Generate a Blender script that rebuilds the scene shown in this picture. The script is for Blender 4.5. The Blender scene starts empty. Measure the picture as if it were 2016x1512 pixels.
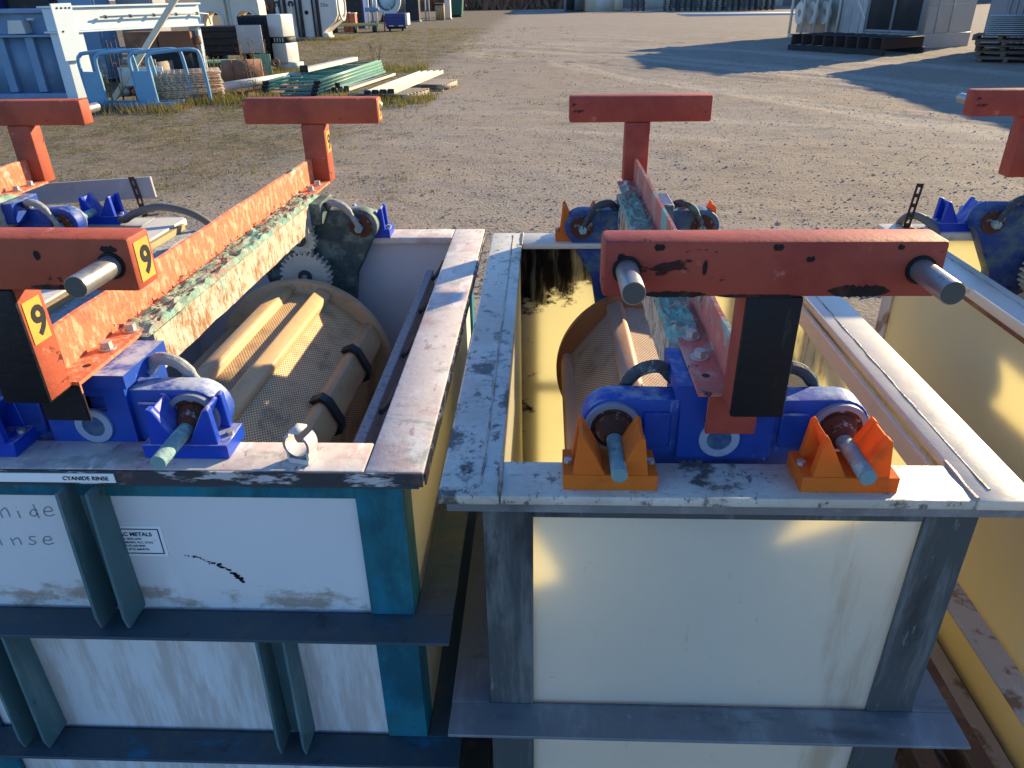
import bpy, bmesh, math, random
import numpy as np
from mathutils import Vector, Matrix, noise as mnoise
random.seed(7); rng = np.random.default_rng(7)
R = math.radians
scene = bpy.context.scene
COL = scene.collection

# ------------------------------------------------------------------ camera, sky, sun, exposure
PITCH, YAW, ROLL = R(27.9), R(2.7), R(1.0)
cam_d = bpy.data.cameras.new('camera'); cam = bpy.data.objects.new('camera', cam_d); COL.objects.link(cam)
fwd = Vector((-math.sin(YAW)*math.cos(PITCH), math.cos(YAW)*math.cos(PITCH), -math.sin(PITCH)))
rt0 = Vector((math.cos(YAW), math.sin(YAW), 0)); up0 = rt0.cross(fwd)
rt = rt0*math.cos(ROLL) - up0*math.sin(ROLL); up = up0*math.cos(ROLL) + rt0*math.sin(ROLL)
m3 = Matrix((rt, up, -fwd)).transposed()
cam.matrix_world = Matrix.Translation((0, 0, 1.75)) @ m3.to_4x4()
cam_d.sensor_width = 36.0; cam_d.lens = 36.0*1456/2016
cam_d.clip_start = 0.05; cam_d.clip_end = 3000
scene.camera = cam

SUN_EL = R(18.0); SUN_AZ = math.atan2(0.72, 0.69)          # clockwise from +Y
w = bpy.data.worlds.new('World'); scene.world = w; w.use_nodes = True
nt = w.node_tree; nt.nodes.clear()
sky = nt.nodes.new('ShaderNodeTexSky'); sky.sky_type = 'NISHITA'; sky.sun_disc = False
sky.sun_elevation = SUN_EL; sky.sun_rotation = SUN_AZ; sky.air_density = 1.0; sky.dust_density = 0.0; sky.ozone_density = 4.0
bgn = nt.nodes.new('ShaderNodeBackground'); bgn.inputs[1].default_value = 0.115
wo = nt.nodes.new('ShaderNodeOutputWorld')
tnt = nt.nodes.new('ShaderNodeMix'); tnt.data_type = 'RGBA'; tnt.blend_type = 'MULTIPLY'; tnt.inputs[0].default_value = 1.0
tnt.inputs[7].default_value = (.80, .94, 1.14, 1)        # clear, deep blue autumn sky
nt.links.new(sky.outputs[0], tnt.inputs[6]); nt.links.new(tnt.outputs[2], bgn.inputs[0]); nt.links.new(bgn.outputs[0], wo.inputs[0])
sl = bpy.data.lights.new('sun', 'SUN'); sl.energy = 5.0; sl.angle = R(0.55); sl.color = (1.0, 0.80, 0.49)
sun = bpy.data.objects.new('sun', sl); COL.objects.link(sun)
sdir = Vector((math.sin(SUN_AZ)*math.cos(SUN_EL), math.cos(SUN_AZ)*math.cos(SUN_EL), math.sin(SUN_EL)))
sun.rotation_euler = (-sdir).to_track_quat('-Z', 'Y').to_euler(); sun.location = (8, 8, 8)
vs = scene.view_settings; vs.view_transform = 'Standard'; vs.look = 'None'; vs.exposure = 1.14; vs.gamma = 1.0
vs.use_curve_mapping = False

# ------------------------------------------------------------------ helpers
ORG = {}
def V(*a): return Vector(a)
def box(bm, x0, x1, y0, y1, z0, z1):
    v = [bm.verts.new(p) for p in ((x0,y0,z0),(x1,y0,z0),(x1,y1,z0),(x0,y1,z0),(x0,y0,z1),(x1,y0,z1),(x1,y1,z1),(x0,y1,z1))]
    for f in ((0,3,2,1),(4,5,6,7),(0,1,5,4),(1,2,6,5),(2,3,7,6),(3,0,4,7)): bm.faces.new([v[i] for i in f])
    return bm
def BX(*a):
    return box(bmesh.new(), *a)
def prism(bm, pts, a0, a1, axis='y'):
    """polygon pts (two coordinates) extruded along an axis from a0 to a1"""
    def P(p, a):
        return {'y': (p[0], a, p[1]), 'x': (a, p[0], p[1]), 'z': (p[0], p[1], a)}[axis]
    A = [bm.verts.new(P(p, a0)) for p in pts]; B = [bm.verts.new(P(p, a1)) for p in pts]
    n = len(pts)
    bm.faces.new(A); bm.faces.new(B[::-1])
    for i in range(n): bm.faces.new((A[i], B[i], B[(i+1)%n], A[(i+1)%n]))
    bmesh.ops.recalc_face_normals(bm, faces=bm.faces)
    return bm
def PR(pts, a0, a1, axis='y'): return prism(bmesh.new(), pts, a0, a1, axis)
def frame_of(d):
    d = Vector(d).normalized(); a = Vector((0,0,1)) if abs(d.z) < .9 else Vector((1,0,0))
    u = d.cross(a).normalized(); return d, u, d.cross(u)
def cyl(bm, p0, p1, r0, r1=None, n=16, cap=True):
    r1 = r0 if r1 is None else r1
    p0, p1 = Vector(p0), Vector(p1); d, u, v = frame_of(p1-p0)
    A = [bm.verts.new(p0 + (u*math.cos(t) + v*math.sin(t))*r0) for t in [2*math.pi*i/n for i in range(n)]]
    B = [bm.verts.new(p1 + (u*math.cos(t) + v*math.sin(t))*r1) for t in [2*math.pi*i/n for i in range(n)]]
    for i in range(n): bm.faces.new((A[i], A[(i+1)%n], B[(i+1)%n], B[i]))
    if cap: bm.faces.new(A[::-1]); bm.faces.new(B)
    return bm
def CY(*a, **k): return cyl(bmesh.new(), *a, **k)
def ring(bm, c, axis, ri, ro, h, n=32):
    """flat ring (washer) centred at c"""
    d, u, v = frame_of(axis); c = Vector(c); L = []
    for (r, s) in ((ri,-h/2),(ro,-h/2),(ro,h/2),(ri,h/2)):
        L.append([bm.verts.new(c + d*s + (u*math.cos(2*math.pi*i/n) + v*math.sin(2*math.pi*i/n))*r) for i in range(n)])
    for k in range(4):
        a, b = L[k], L[(k+1)%4]
        for i in range(n): bm.faces.new((a[i], b[i], b[(i+1)%n], a[(i+1)%n]))
    bmesh.ops.recalc_face_normals(bm, faces=bm.faces)
    return bm
def spline(pts, n=8):
    pts = [Vector(p) for p in pts]; P = [pts[0]*2-pts[1]] + pts + [pts[-1]*2-pts[-2]]; out = []
    for i in range(1, len(P)-2):
        for k in range(n):
            t = k/n; a, b, c, d = P[i-1], P[i], P[i+1], P[i+2]
            out.append(.5*((2*b) + (c-a)*t + (2*a-5*b+4*c-d)*t*t + (3*b-a-3*c+d)*t**3))
    return out + [pts[-1]]
def tube(bm, pts, r, n=10, cap=True):
    pts = [Vector(p) for p in pts]; rings = []
    rr = r if isinstance(r, (list, tuple)) else [r]*len(pts)
    d, u, v = frame_of(pts[1]-pts[0])
    for i, p in enumerate(pts):
        t = (pts[min(i+1, len(pts)-1)] - pts[max(i-1, 0)]).normalized()
        u = (u - t*u.dot(t)).normalized(); v = t.cross(u)
        rings.append([bm.verts.new(p + (u*math.cos(2*math.pi*k/n) + v*math.sin(2*math.pi*k/n))*rr[i]) for k in range(n)])
    for a, b in zip(rings, rings[1:]):
        for k in range(n): bm.faces.new((a[k], a[(k+1)%n], b[(k+1)%n], b[k]))
    if cap: bm.faces.new(rings[0][::-1]); bm.faces.new(rings[-1])
    return bm
def TB(*a, **k): return tube(bmesh.new(), *a, **k)
def bar(bm, p0, p1, w, h):
    """rectangular bar between two points, w sideways, h upwards"""
    p0, p1 = Vector(p0), Vector(p1); d = (p1-p0).normalized()
    s = d.cross(Vector((0,0,1)))
    s = s.normalized() if s.length > 1e-4 else Vector((1,0,0))
    t = s.cross(d)
    q = []
    for p in (p0, p1):
        q += [bm.verts.new(p + s*a*w/2 + t*b*h/2) for a, b in ((-1,-1),(1,-1),(1,1),(-1,1))]
    for f in ((0,1,2,3),(7,6,5,4),(0,4,5,1),(1,5,6,2),(2,6,7,3),(3,7,4,0)): bm.faces.new([q[i] for i in f])
    bmesh.ops.recalc_face_normals(bm, faces=bm.faces)
    return bm
def BR(*a): return bar(bmesh.new(), *a)
def mk(name, bm, m, parent=None, bev=0, seg=1, kind=None, label=None, flat=False):
    if bev: bmesh.ops.bevel(bm, geom=list(bm.edges), offset=bev, segments=seg, profile=.5, affect='EDGES', clamp_overlap=True)
    o = ORG.get(parent.name) if parent else None
    if o: bmesh.ops.translate(bm, verts=bm.verts, vec=-o)
    if not flat:
        for f in bm.faces: f.smooth = True
        for e in bm.edges:
            if len(e.link_faces) == 2 and e.calc_face_angle(0) > .62: e.smooth = False
    me = bpy.data.meshes.new(name); bm.to_mesh(me); bm.free(); me.materials.append(m)
    ob = bpy.data.objects.new(name, me); COL.objects.link(ob)
    if parent:
        ob.parent = parent
        if o: ORG[ob.name] = o
    if kind: ob['kind'] = kind
    if label: ob['label'] = label
    return ob
def thing(name, label, cat, loc=(0,0,0), rz=0, org=None, group=None):
    e = bpy.data.objects.new(name, None); COL.objects.link(e); e.empty_display_size = .1
    e.location = loc; e.rotation_euler = (0, 0, rz); e['label'] = label; e['category'] = cat
    if group: e['group'] = group
    if org is not None: ORG[e.name] = Vector(org)
    return e
def tag(o, label, cat, group=None):
    o['label'] = label; o['category'] = cat
    if group: o['group'] = group
    return o
def copy_tree(o, parent=None):
    c = o.copy(); COL.objects.link(c); c.parent = parent
    for ch in list(o.children): copy_tree(ch, c)
    return c
def text_bm(s, size, xf, depth=.0006, bold=0.0):
    cu = bpy.data.curves.new('t', 'FONT'); cu.body = s; cu.size = size; cu.extrude = depth; cu.resolution_u = 3; cu.offset = bold
    o = bpy.data.objects.new('t', cu); COL.objects.link(o)
    dg = bpy.context.evaluated_depsgraph_get(); dg.update()
    me = bpy.data.meshes.new_from_object(o.evaluated_get(dg))
    bm = bmesh.new(); bm.from_mesh(me); bmesh.ops.transform(bm, matrix=xf, verts=bm.verts)
    bpy.data.objects.remove(o); bpy.data.curves.remove(cu); bpy.data.meshes.remove(me)
    return bm
def XF(origin, xd, yd):
    xd = Vector(xd).normalized(); yd = Vector(yd).normalized(); zd = xd.cross(yd)
    m = Matrix((xd, yd, zd)).transposed().to_4x4(); m.translation = Vector(origin); return m

# ------------------------------------------------------------------ materials
def nd(t, k, **kw):
    n = t.nodes.new(k)
    for a, b in kw.items(): setattr(n, a, b)
    return n
def mixc(t, fac, a, b, mode='MIX'):
    n = nd(t, 'ShaderNodeMix', data_type='RGBA', blend_type=mode)
    for i, x in ((0, fac), (6, a), (7, b)):
        if hasattr(x, 'is_output'): t.links.new(x, n.inputs[i])
        else: n.inputs[i].default_value = x if i == 0 else (*x, 1)
    return n.outputs[2]
def math_(t, op, a, b=0.0, clamp=False):
    n = nd(t, 'ShaderNodeMath', operation=op, use_clamp=clamp)
    for i, x in ((0, a), (1, b)):
        if hasattr(x, 'is_output'): t.links.new(x, n.inputs[i])
        else: n.inputs[i].default_value = x
    return n.outputs[0]
def coords(t, sc=(1,1,1), loc=(0,0,0), rot=(0,0,0)):
    tc = nd(t, 'ShaderNodeTexCoord'); mp = nd(t, 'ShaderNodeMapping')
    mp.inputs['Scale'].default_value = sc; mp.inputs['Location'].default_value = loc; mp.inputs['Rotation'].default_value = rot
    t.links.new(tc.outputs['Object'], mp.inputs[0]); return mp.outputs[0]
def noise_(t, scale, sc=(1,1,1), detail=5, rough=.6, loc=(0,0,0), dist=0.0):
    n = nd(t, 'ShaderNodeTexNoise'); t.links.new(coords(t, sc, loc), n.inputs['Vector'])
    n.inputs['Scale'].default_value = scale; n.inputs['Detail'].default_value = detail; n.inputs['Roughness'].default_value = rough
    n.inputs['Distortion'].default_value = dist
    return n.outputs[0]
def ramp(t, x, lo, hi):
    n = nd(t, 'ShaderNodeMapRange', interpolation_type='SMOOTHSTEP')
    t.links.new(x, n.inputs[0]); n.inputs[1].default_value = lo; n.inputs[2].default_value = hi
    return n.outputs[0]
MATS = {}
def mat(name, base, rough=.6, metal=0.0, layers=(), bump=.15, bscale=60, bsc=(1,1,1), vary=.18, vscale=4, transl=None, spec=.4, tweak=None):
    """base colour + layers (colour, scale, stretch, lo, hi, strength); every layer is a noise mask"""
    if name in MATS: return MATS[name]
    m = bpy.data.materials.new(name); m.use_nodes = True; t = m.node_tree
    p = t.nodes['Principled BSDF']; out = t.nodes['Material Output']
    v = noise_(t, vscale, detail=6, rough=.65)
    c = mixc(t, v, [x*(1-vary*1.4) for x in base], [min(1, x*(1+vary)) for x in base])
    seed = sum(ord(q) for q in name) % 97
    rsum = None
    for i, L in enumerate(layers):
        col, sc, st, lo, hi, k = L[:6]
        f = ramp(t, noise_(t, sc, st, 7, .68, (seed*1.3+i*3.1, i*5.7, seed*.7)), lo, hi)
        f = math_(t, 'MULTIPLY', f, k)
        c = mixc(t, f, c, col)
    if tweak: c = tweak(t, c)
    t.links.new(c, p.inputs['Base Color'])
    rn = math_(t, 'ADD', math_(t, 'MULTIPLY', noise_(t, vscale*4, detail=3), .25), rough-.125, True)
    t.links.new(rn, p.inputs['Roughness']); p.inputs['Metallic'].default_value = metal
    p.inputs['Specular IOR Level'].default_value = spec
    if bump:
        b = nd(t, 'ShaderNodeBump'); b.inputs['Strength'].default_value = min(1, bump); b.inputs['Distance'].default_value = .006*max(1, bump)
        t.links.new(noise_(t, bscale, bsc, 6, .65), b.inputs['Height']); t.links.new(b.outputs[0], p.inputs['Normal'])
    if transl:
        tr = nd(t, 'ShaderNodeBsdfTranslucent'); mx = nd(t, 'ShaderNodeMixShader')
        tc = mixc(t, .35, transl[1], c) if False else None
        tint = mixc(t, 1.0, c, transl[1], 'MULTIPLY'); t.links.new(tint, tr.inputs[0])
        mx.inputs[0].default_value = transl[0]
        t.links.new(p.outputs[0], mx.inputs[1]); t.links.new(tr.outputs[0], mx.inputs[2]); t.links.new(mx.outputs[0], out.inputs[0])
    MATS[name] = m; return m

def dusty(col, lo, hi, k):
    def f(t, c):
        g = nd(t, 'ShaderNodeNewGeometry'); sp = nd(t, 'ShaderNodeSeparateXYZ'); t.links.new(g.outputs['Normal'], sp.inputs[0])
        n = ramp(t, noise_(t, 16, (1,1,1), 7, .7, (2,5,1)), lo, hi)
        up_ = ramp(t, sp.outputs[2], .25, .85)
        return mixc(t, math_(t, 'MULTIPLY', math_(t, 'MULTIPLY', n, up_), k), c, col)
    return f
RUST = (.16, .055, .02); DRUST = (.05, .022, .012); BLK = (.012, .011, .011); TEALC = (.20, .48, .38); WHT = (.72, .70, .66)
m_orange = mat('orange_paint', (.40, .088, .042), .6, layers=[((.24,.045,.026), 9, (1,1,1), .45, .7, .7), (BLK, 13, (1,1,1.4), .625, .67, .85), ((.75,.35,.2), 30, (1,1,1), .62, .72, .5)], bump=.25, bscale=70, spec=.2)
m_red = mat('faded_red_paint', (.38, .074, .044), .6, layers=[((.27,.040,.030), 7, (1,1,1), .42, .66, .75), (BLK, 12, (.7,1,1.5), .62, .655, .9), ((.66,.28,.22), 26, (1,1,1), .62, .75, .5)], bump=.2, bscale=80, spec=.18)
m_black = mat('black_coating', (.010, .0095, .011), .5, layers=[((.06,.06,.065), 60, (1,1,.12), .62, .72, .5), ((.09,.05,.035), 18, (1,1,1), .68, .74, .7)], bump=.35, bscale=45, spec=.25)
m_angle = mat('peeling_orange', (.64, .17, .075), .7, layers=[((.72,.42,.25), 55, (1,1,.45), .48, .62, .75), ((.52,.09,.05), 14, (1,.6,1), .55, .7, .7), (TEALC, 6, (1,.6,1), .60, .68, .75), ((.40,.20,.05), 20, (1,1,1), .66, .72, .9), (DRUST, 40, (1,1,.4), .68, .73, .8)], bump=.6, bscale=50)
m_angle2 = mat('peeling_red', (.56, .16, .115), .65, layers=[((.62,.40,.30), 26, (1,.5,.15), .5, .66, .7), (TEALC, 9, (1,1.2,1), .53, .62, .8), (BLK, 24, (1,.8,.6), .62, .68, .95), ((.62,.58,.42), 18, (1,.6,.4), .62, .7, .7)], bump=.6, bscale=50)
m_bar = mat('scaled_bar', (.56, .48, .34), .85, layers=[((.32,.13,.04), 26, (1,1,.55), .46, .60, .9), ((.70,.66,.54), 75, (1,1,.4), .52, .64, .8), ((.12,.05,.02), 95, (1,1,.4), .57, .65, .9), (TEALC, 12, (1,.5,1), .62, .70, .6)], bump=1.0, bscale=70, bsc=(1,1,.25))
m_crust = mat('green_crust', (.24, .34, .24), .9, layers=[(TEALC, 14, (1,.7,1), .48, .62, .9), ((.60,.55,.42), 22, (1,1,1), .5, .66, .8), ((.45,.17,.12), 12, (1,.6,1), .55, .66, .7), ((.06,.045,.03), 40, (1,1,1), .6, .7, .9)], bump=1.0, bscale=90)
m_flake = mat('paint_flake', (.50, .17, .13), .8, layers=[(TEALC, 30, (1,1,1), .5, .6, .7), ((.55,.48,.38), 50, (1,1,1), .5, .6, .7)], bump=.3)
m_blue = mat('blue_plastic', (.006, .052, .32), .5, layers=[((.003,.014,.10), 7, (1,1,.7), .50, .68, .7), ((.24,.31,.40), 34, (1,1,.3), .60, .69, .6), ((.20,.27,.42), 9, (1,1,1), .60, .74, .4), ((.05,.10,.34), 40, (1,1,.4), .6, .72, .4)], bump=.12, vscale=6, spec=.35, tweak=dusty((.30,.38,.42), .42, .66, .8))
m_bluec = mat('chalky_blue_plastic', (.010, .062, .36), .5, layers=[((.004,.018,.12), 7, (1,1,.7), .52, .68, .6), ((.10,.16,.40), 9, (1,1,1), .52, .72, .5), ((.30,.34,.42), 40, (1,1,.5), .64, .74, .5)], bump=.15, spec=.35, tweak=dusty((.52,.55,.58), .34, .58, .9))
m_bluedirty = mat('grimy_blue_plate', (.016, .05, .20), .6, layers=[((.10,.17,.16), 9, (1,1,1.6), .42, .62, .85), ((.26,.36,.30), 24, (1,1,1.4), .6, .72, .7), ((.012,.015,.02), 16, (1,1,.6), .58, .7, .8)], bump=.4)
m_bluegreen = mat('grimy_green_plate', (.055, .085, .075), .65, layers=[((.19,.24,.19), 9, (1,1,1.6), .45, .62, .9), ((.02,.03,.05), 13, (1,1,.7), .52, .68, .9)], bump=.45)
m_vor = mat('orange_plastic', (.92, .235, .035), .6, layers=[((.45,.10,.03), 14, (1,1,1), .52, .72, .5), ((.20,.10,.06), 50, (1,1,1), .64, .72, .5), ((.8,.33,.10), 40, (1,1,1), .6, .75, .3)], bump=.05, spec=.12, transl=(.35, (1.0, .8, .3)))
m_vblue = mat('bright_blue_plastic', (.006, .050, .42), .4, layers=[((.30,.33,.55), 16, (1,1,1), .66, .76, .35)], bump=.06, spec=.35, tweak=dusty((.48,.47,.52), .40, .60, .7))
m_teal_pin = mat('verdigris', (.20, .33, .33), .7, layers=[((.36,.56,.50), 30, (1,1,1), .48, .62, .8), ((.07,.08,.08), 40, (1,1,1), .6, .7, .8)], bump=.6, bscale=120)
m_rustbush = mat('rusty_bushing', (.11, .04, .022), .85, layers=[((.40,.36,.33), 40, (1,1,1), .56, .64, .8), ((.03,.018,.014), 60, (1,1,1), .58, .66, .9)], bump=.9, bscale=120)
m_steel = mat('bare_steel_pin', (.36, .34, .32), .42, metal=.7, layers=[((.13,.10,.08), 24, (1,1,1), .52, .70, .8), ((.50,.47,.42), 90, (1,.2,1), .56, .68, .5)], bump=.1)
m_pinend = mat('dark_pin_end', (.10, .10, .09), .6, metal=.4, bump=.3)
m_bolt = mat('galvanised_bolt', (.48, .47, .44), .5, metal=.5, layers=[((.30,.22,.16), 60, (1,1,1), .5, .66, .6)], bump=.2)
m_clear = mat('clear_plastic_ring', (.30, .36, .48), .25, bump=.05, spec=.6)
m_ringgrey = mat('grey_sleeve', (.22, .24, .30), .4, bump=.05)
m_cable = mat('grey_cable', (.30, .31, .30), .6, layers=[((.52,.52,.48), 40, (1,1,1), .5, .65, .7), ((.06,.06,.06), 60, (1,1,1), .6, .7, .8)], bump=.5, bscale=120)
m_cabled = mat('crusted_cable', (.06, .07, .075), .7, layers=[((.42,.46,.42), 45, (1,1,1), .57, .66, .9), ((.10,.20,.18), 20, (1,1,1), .5, .62, .7)], bump=1.0, bscale=90)
m_hose = mat('old_hose', (.16, .15, .125), .65, bump=.1)
m_gear = mat('nylon_gear', (.66, .62, .48), .5, layers=[((.40,.32,.18), 20, (1,1,1), .56, .7, .6)], bump=.1, transl=(.15, (1,.9,.6)))
m_disc = mat('barrel_tan_disc', (.58, .42, .24), .55, layers=[((.36,.23,.11), 7, (1,1,1), .46, .66, .7), ((.22,.18,.11), 34, (1,1,1), .58, .68, .6), ((.70,.60,.44), 20, (1,1,1), .6, .75, .4)], bump=.1)
m_ribt = mat('barrel_tan_rib', (.62, .41, .20), .55, layers=[((.40,.20,.10), 7, (1,.3,1), .44, .66, .65), ((.26,.20,.12), 40, (1,.5,1), .58, .68, .6), ((.72,.60,.40), 20, (1,1,1), .58, .75, .4)], bump=.1)
m_disco = mat('barrel_orange_disc', (.46, .17, .055), .5, layers=[((.26,.10,.04), 7, (1,1,1), .48, .7, .7), ((.55,.36,.22), 20, (1,1,1), .62, .75, .4)], bump=.12)
m_ribo = mat('barrel_orange_rib', (.58, .33, .20), .55, layers=[((.34,.17,.10), 5, (1,.3,1), .45, .68, .6), ((.62,.50,.38), 60, (1,.1,1), .5, .7, .5)], bump=.12)
m_clamp = mat('black_clamp', (.018, .022, .026), .5, bump=.1)
def perf(t, c):
    """fine rows of punched holes"""
    tc = nd(t, 'ShaderNodeUVMap'); sp = nd(t, 'ShaderNodeSeparateXYZ'); t.links.new(tc.outputs[0], sp.inputs[0])
    def dots(ox, oy):
        a = math_(t, 'SUBTRACT', math_(t, 'FRACT', math_(t, 'ADD', sp.outputs[0], ox)), .5)
        b = math_(t, 'SUBTRACT', math_(t, 'FRACT', math_(t, 'ADD', sp.outputs[1], oy)), .5)
        b = math_(t, 'MULTIPLY', b, 1.2)
        return math_(t, 'ADD', math_(t, 'MULTIPLY', a, a), math_(t, 'MULTIPLY', b, b))
    d = math_(t, 'MINIMUM', dots(0, 0), dots(.5, .5))
    n = nd(t, 'ShaderNodeMapRange'); t.links.new(d, n.inputs[0]); n.inputs[1].default_value = .030; n.inputs[2].default_value = .075
    return mixc(t, n.outputs[0], (.09, .05, .028), c)
m_perf = mat('perforated_tan', (.74, .49, .24), .65, layers=[((.30,.17,.08), 5, (1,1,1), .46, .66, .75), ((.20,.13,.07), 16, (1,.5,1), .55, .68, .6), ((.56,.46,.30), 30, (1,1,1), .62, .75, .4)], bump=.2, tweak=perf)
m_perfo = mat('perforated_brown', (.60, .43, .29), .65, layers=[((.22,.11,.06), 6, (1,1,1), .48, .68, .7), ((.10,.36,.27), 14, (1,1,1), .62, .70, .6)], bump=.25, tweak=perf)
m_crumb = mat('verdigris_crumbs', (.08, .36, .26), .85, layers=[((.03,.14,.12), 60, (1,1,1), .45, .6, .8), ((.35,.55,.42), 80, (1,1,1), .55, .65, .6)], bump=.3)

PPT = (.70, (1.0, .95, .72)); PPF = (.56, (1.0, .94, .66))
m_pp = mat('cream_polypropylene', (.95, .94, .88), .38, layers=[((.82,.76,.58), 2.5, (1,1,1), .5, .8, .4), ((.50,.38,.20), 7, (1,1,.12), .57, .74, .5), ((.62,.55,.42), 60, (1,1,.3), .62, .72, .35), ((.16,.13,.10), 130, (1,1,1), .73, .76, .6), ((.60,.54,.42), 30, (1,1,2), .66, .74, .4)], bump=.03, bscale=20, vary=.05, transl=PPF, spec=.45)
m_ppw = mat('cream_side_wall', (.86, .84, .74), .42, layers=[((.74,.69,.52), 2.5, (1,1,1), .5, .8, .35), ((.42,.33,.18), 9, (1,1,.35), .68, .78, .35)], bump=.03, bscale=20, vary=.05, transl=PPT, spec=.45)
m_pprim = mat('cream_rim', (.82, .75, .59), .35, layers=[((.55,.50,.42), 5, (1,1,1), .5, .72, .4), ((.30,.19,.10), 10, (1,.4,1), .645, .72, .6), ((.62,.60,.56), 26, (1,1,1), .6, .72, .5)], bump=.14, bscale=35, vary=.06, transl=(.22, (1.0,.82,.45)), spec=.55)
m_pprimd = mat('cream_rim_blackened', (.72, .69, .58), .4, layers=[((.50,.43,.32), 5, (1,.7,1), .44, .64, .6), ((.36,.35,.33), 70, (.6,1.6,1), .54, .66, .6), ((.035,.03,.025), 7.5, (1.1,1,1), .535, .615, .85), ((.05,.04,.03), 30, (1.4,1,1), .565, .64, .75)], bump=.35, bscale=55, bsc=(.35,1.6,1), transl=(.15, (1.0,.85,.5)), spec=.5)
m_weld = mat('weld_bead', (.44, .38, .30), .4, layers=[((.09,.055,.03), 22, (1,.5,1), .44, .56, .9)], bump=.7, bscale=120, spec=.6)
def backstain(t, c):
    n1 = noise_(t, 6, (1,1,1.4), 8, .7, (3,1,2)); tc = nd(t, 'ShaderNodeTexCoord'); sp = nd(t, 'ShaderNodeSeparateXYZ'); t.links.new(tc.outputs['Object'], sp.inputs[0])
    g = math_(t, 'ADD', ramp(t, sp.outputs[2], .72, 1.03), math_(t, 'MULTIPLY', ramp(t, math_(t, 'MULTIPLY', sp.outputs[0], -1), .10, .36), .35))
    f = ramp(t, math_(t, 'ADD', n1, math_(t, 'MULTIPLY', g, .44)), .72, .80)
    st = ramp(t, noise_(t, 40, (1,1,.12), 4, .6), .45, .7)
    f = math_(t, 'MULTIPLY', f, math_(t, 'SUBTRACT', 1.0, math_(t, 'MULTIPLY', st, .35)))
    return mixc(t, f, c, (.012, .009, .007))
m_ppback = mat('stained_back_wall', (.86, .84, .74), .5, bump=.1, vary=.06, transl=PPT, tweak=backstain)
def sidestain(t, c):
    tc = nd(t, 'ShaderNodeTexCoord'); sp = nd(t, 'ShaderNodeSeparateXYZ'); t.links.new(tc.outputs['Object'], sp.inputs[0])
    n1 = noise_(t, 5, (1,1,.8), 8, .7, (8,1,2)); st = noise_(t, 60, (1,1,.12), 4, .6)
    f = ramp(t, math_(t, 'ADD', math_(t, 'MULTIPLY', n1, .7), math_(t, 'MULTIPLY', st, .35)), .54, .70)
    f = math_(t, 'MULTIPLY', f, ramp(t, sp.outputs[2], .45, .85))
    return mixc(t, math_(t, 'MULTIPLY', f, .75), c, (.07, .055, .03))
m_ppside = mat('stained_side_wall', (.86, .84, .74), .45, bump=.1, vary=.06, transl=PPT, tweak=sidestain)
m_grey = mat('dull_grey_steel', (.085, .093, .092), .6, metal=.15, layers=[((.19,.20,.19), 16, (1,1,.10), .50, .64, .8), ((.032,.036,.036), 9, (1,1,.25), .52, .66, .8), ((.26,.27,.25), 60, (1,1,.25), .62, .70, .6)], bump=.15, spec=.25)
m_greyfl = mat('galvanised_flange', (.20, .215, .225), .5, metal=.3, layers=[((.33,.35,.35), 9, (1,.3,1), .48, .66, .7), ((.09,.095,.10), 14, (.3,1,1), .54, .7, .7), ((.42,.42,.40), 60, (.4,1,1), .62, .7, .5)], bump=.15)
m_greyd = mat('dark_grey_steel', (.055, .058, .06), .6, metal=.2, layers=[((.13,.12,.11), 10, (1,1,1), .5, .7, .6), (DRUST, 16, (1,1,1), .58, .7, .7)], bump=.2)
m_white = mat('white_polypropylene', (.70, .695, .67), .5, layers=[((.60,.52,.44), 3, (1,1,1), .5, .72, .3), ((.80,.80,.80), 8, (1,1,.3), .55, .7, .5), ((.30,.22,.15), 7, (1,1,2.2), .66, .74, .55), ((.45,.37,.30), 30, (1,1,3), .66, .72, .4)], bump=.08, vary=.06, transl=(.10, (1,.90,.72)))
def lowstain(t, c):
    tc = nd(t, 'ShaderNodeTexCoord'); sp = nd(t, 'ShaderNodeSeparateXYZ'); t.links.new(tc.outputs['Object'], sp.inputs[0])
    n1 = noise_(t, 7, (1,1,1.8), 8, .72, (2,4,6))
    g = math_(t, 'SUBTRACT', 1.0, ramp(t, math_(t, 'ABSOLUTE', math_(t, 'SUBTRACT', sp.outputs[2], .732)), .0, .10))
    f = ramp(t, math_(t, 'ADD', n1, math_(t, 'MULTIPLY', g, .30)), .72, .86)
    c = mixc(t, math_(t, 'MULTIPLY', f, .75), c, (.26, .19, .125))
    low = ramp(t, math_(t, 'MULTIPLY', sp.outputs[2], -1), -.71, -.66)
    s2 = ramp(t, noise_(t, 7, (3,3,.35), 7, .72, (1,9,3)), .42, .62)
    return mixc(t, math_(t, 'MULTIPLY', math_(t, 'MULTIPLY', low, s2), .6), c, (.42, .33, .27))
m_whitef = mat('white_front_wall', (.68, .685, .67), .5, layers=[((.78,.79,.80), 8, (1,1,.3), .55, .7, .5), ((.40,.33,.26), 40, (1,1,2), .68, .74, .5)], bump=.06, vary=.06, tweak=lowstain)
m_whitein = mat('white_inner_wall', (.62, .62, .60), .45, layers=[((.42,.34,.36), 5, (1,1,3), .6, .74, .5), ((.20,.15,.14), 16, (1,1,3), .68, .73, .6)], bump=.05, vary=.05)
m_wrim = mat('stained_white_rim', (.66, .58, .50), .5, layers=[((.46,.30,.25), 7, (1,1,1), .45, .64, .65), ((.30,.34,.28), 4.5, (1,2,1), .54, .62, .75), ((.72,.68,.63), 16, (1,.6,1), .52, .64, .85), ((.34,.14,.12), 55, (1,.4,1), .57, .66, .6), ((.10,.07,.06), 26, (1.5,.6,1), .66, .71, .8)], bump=.15, vary=.08, spec=.5)
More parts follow.
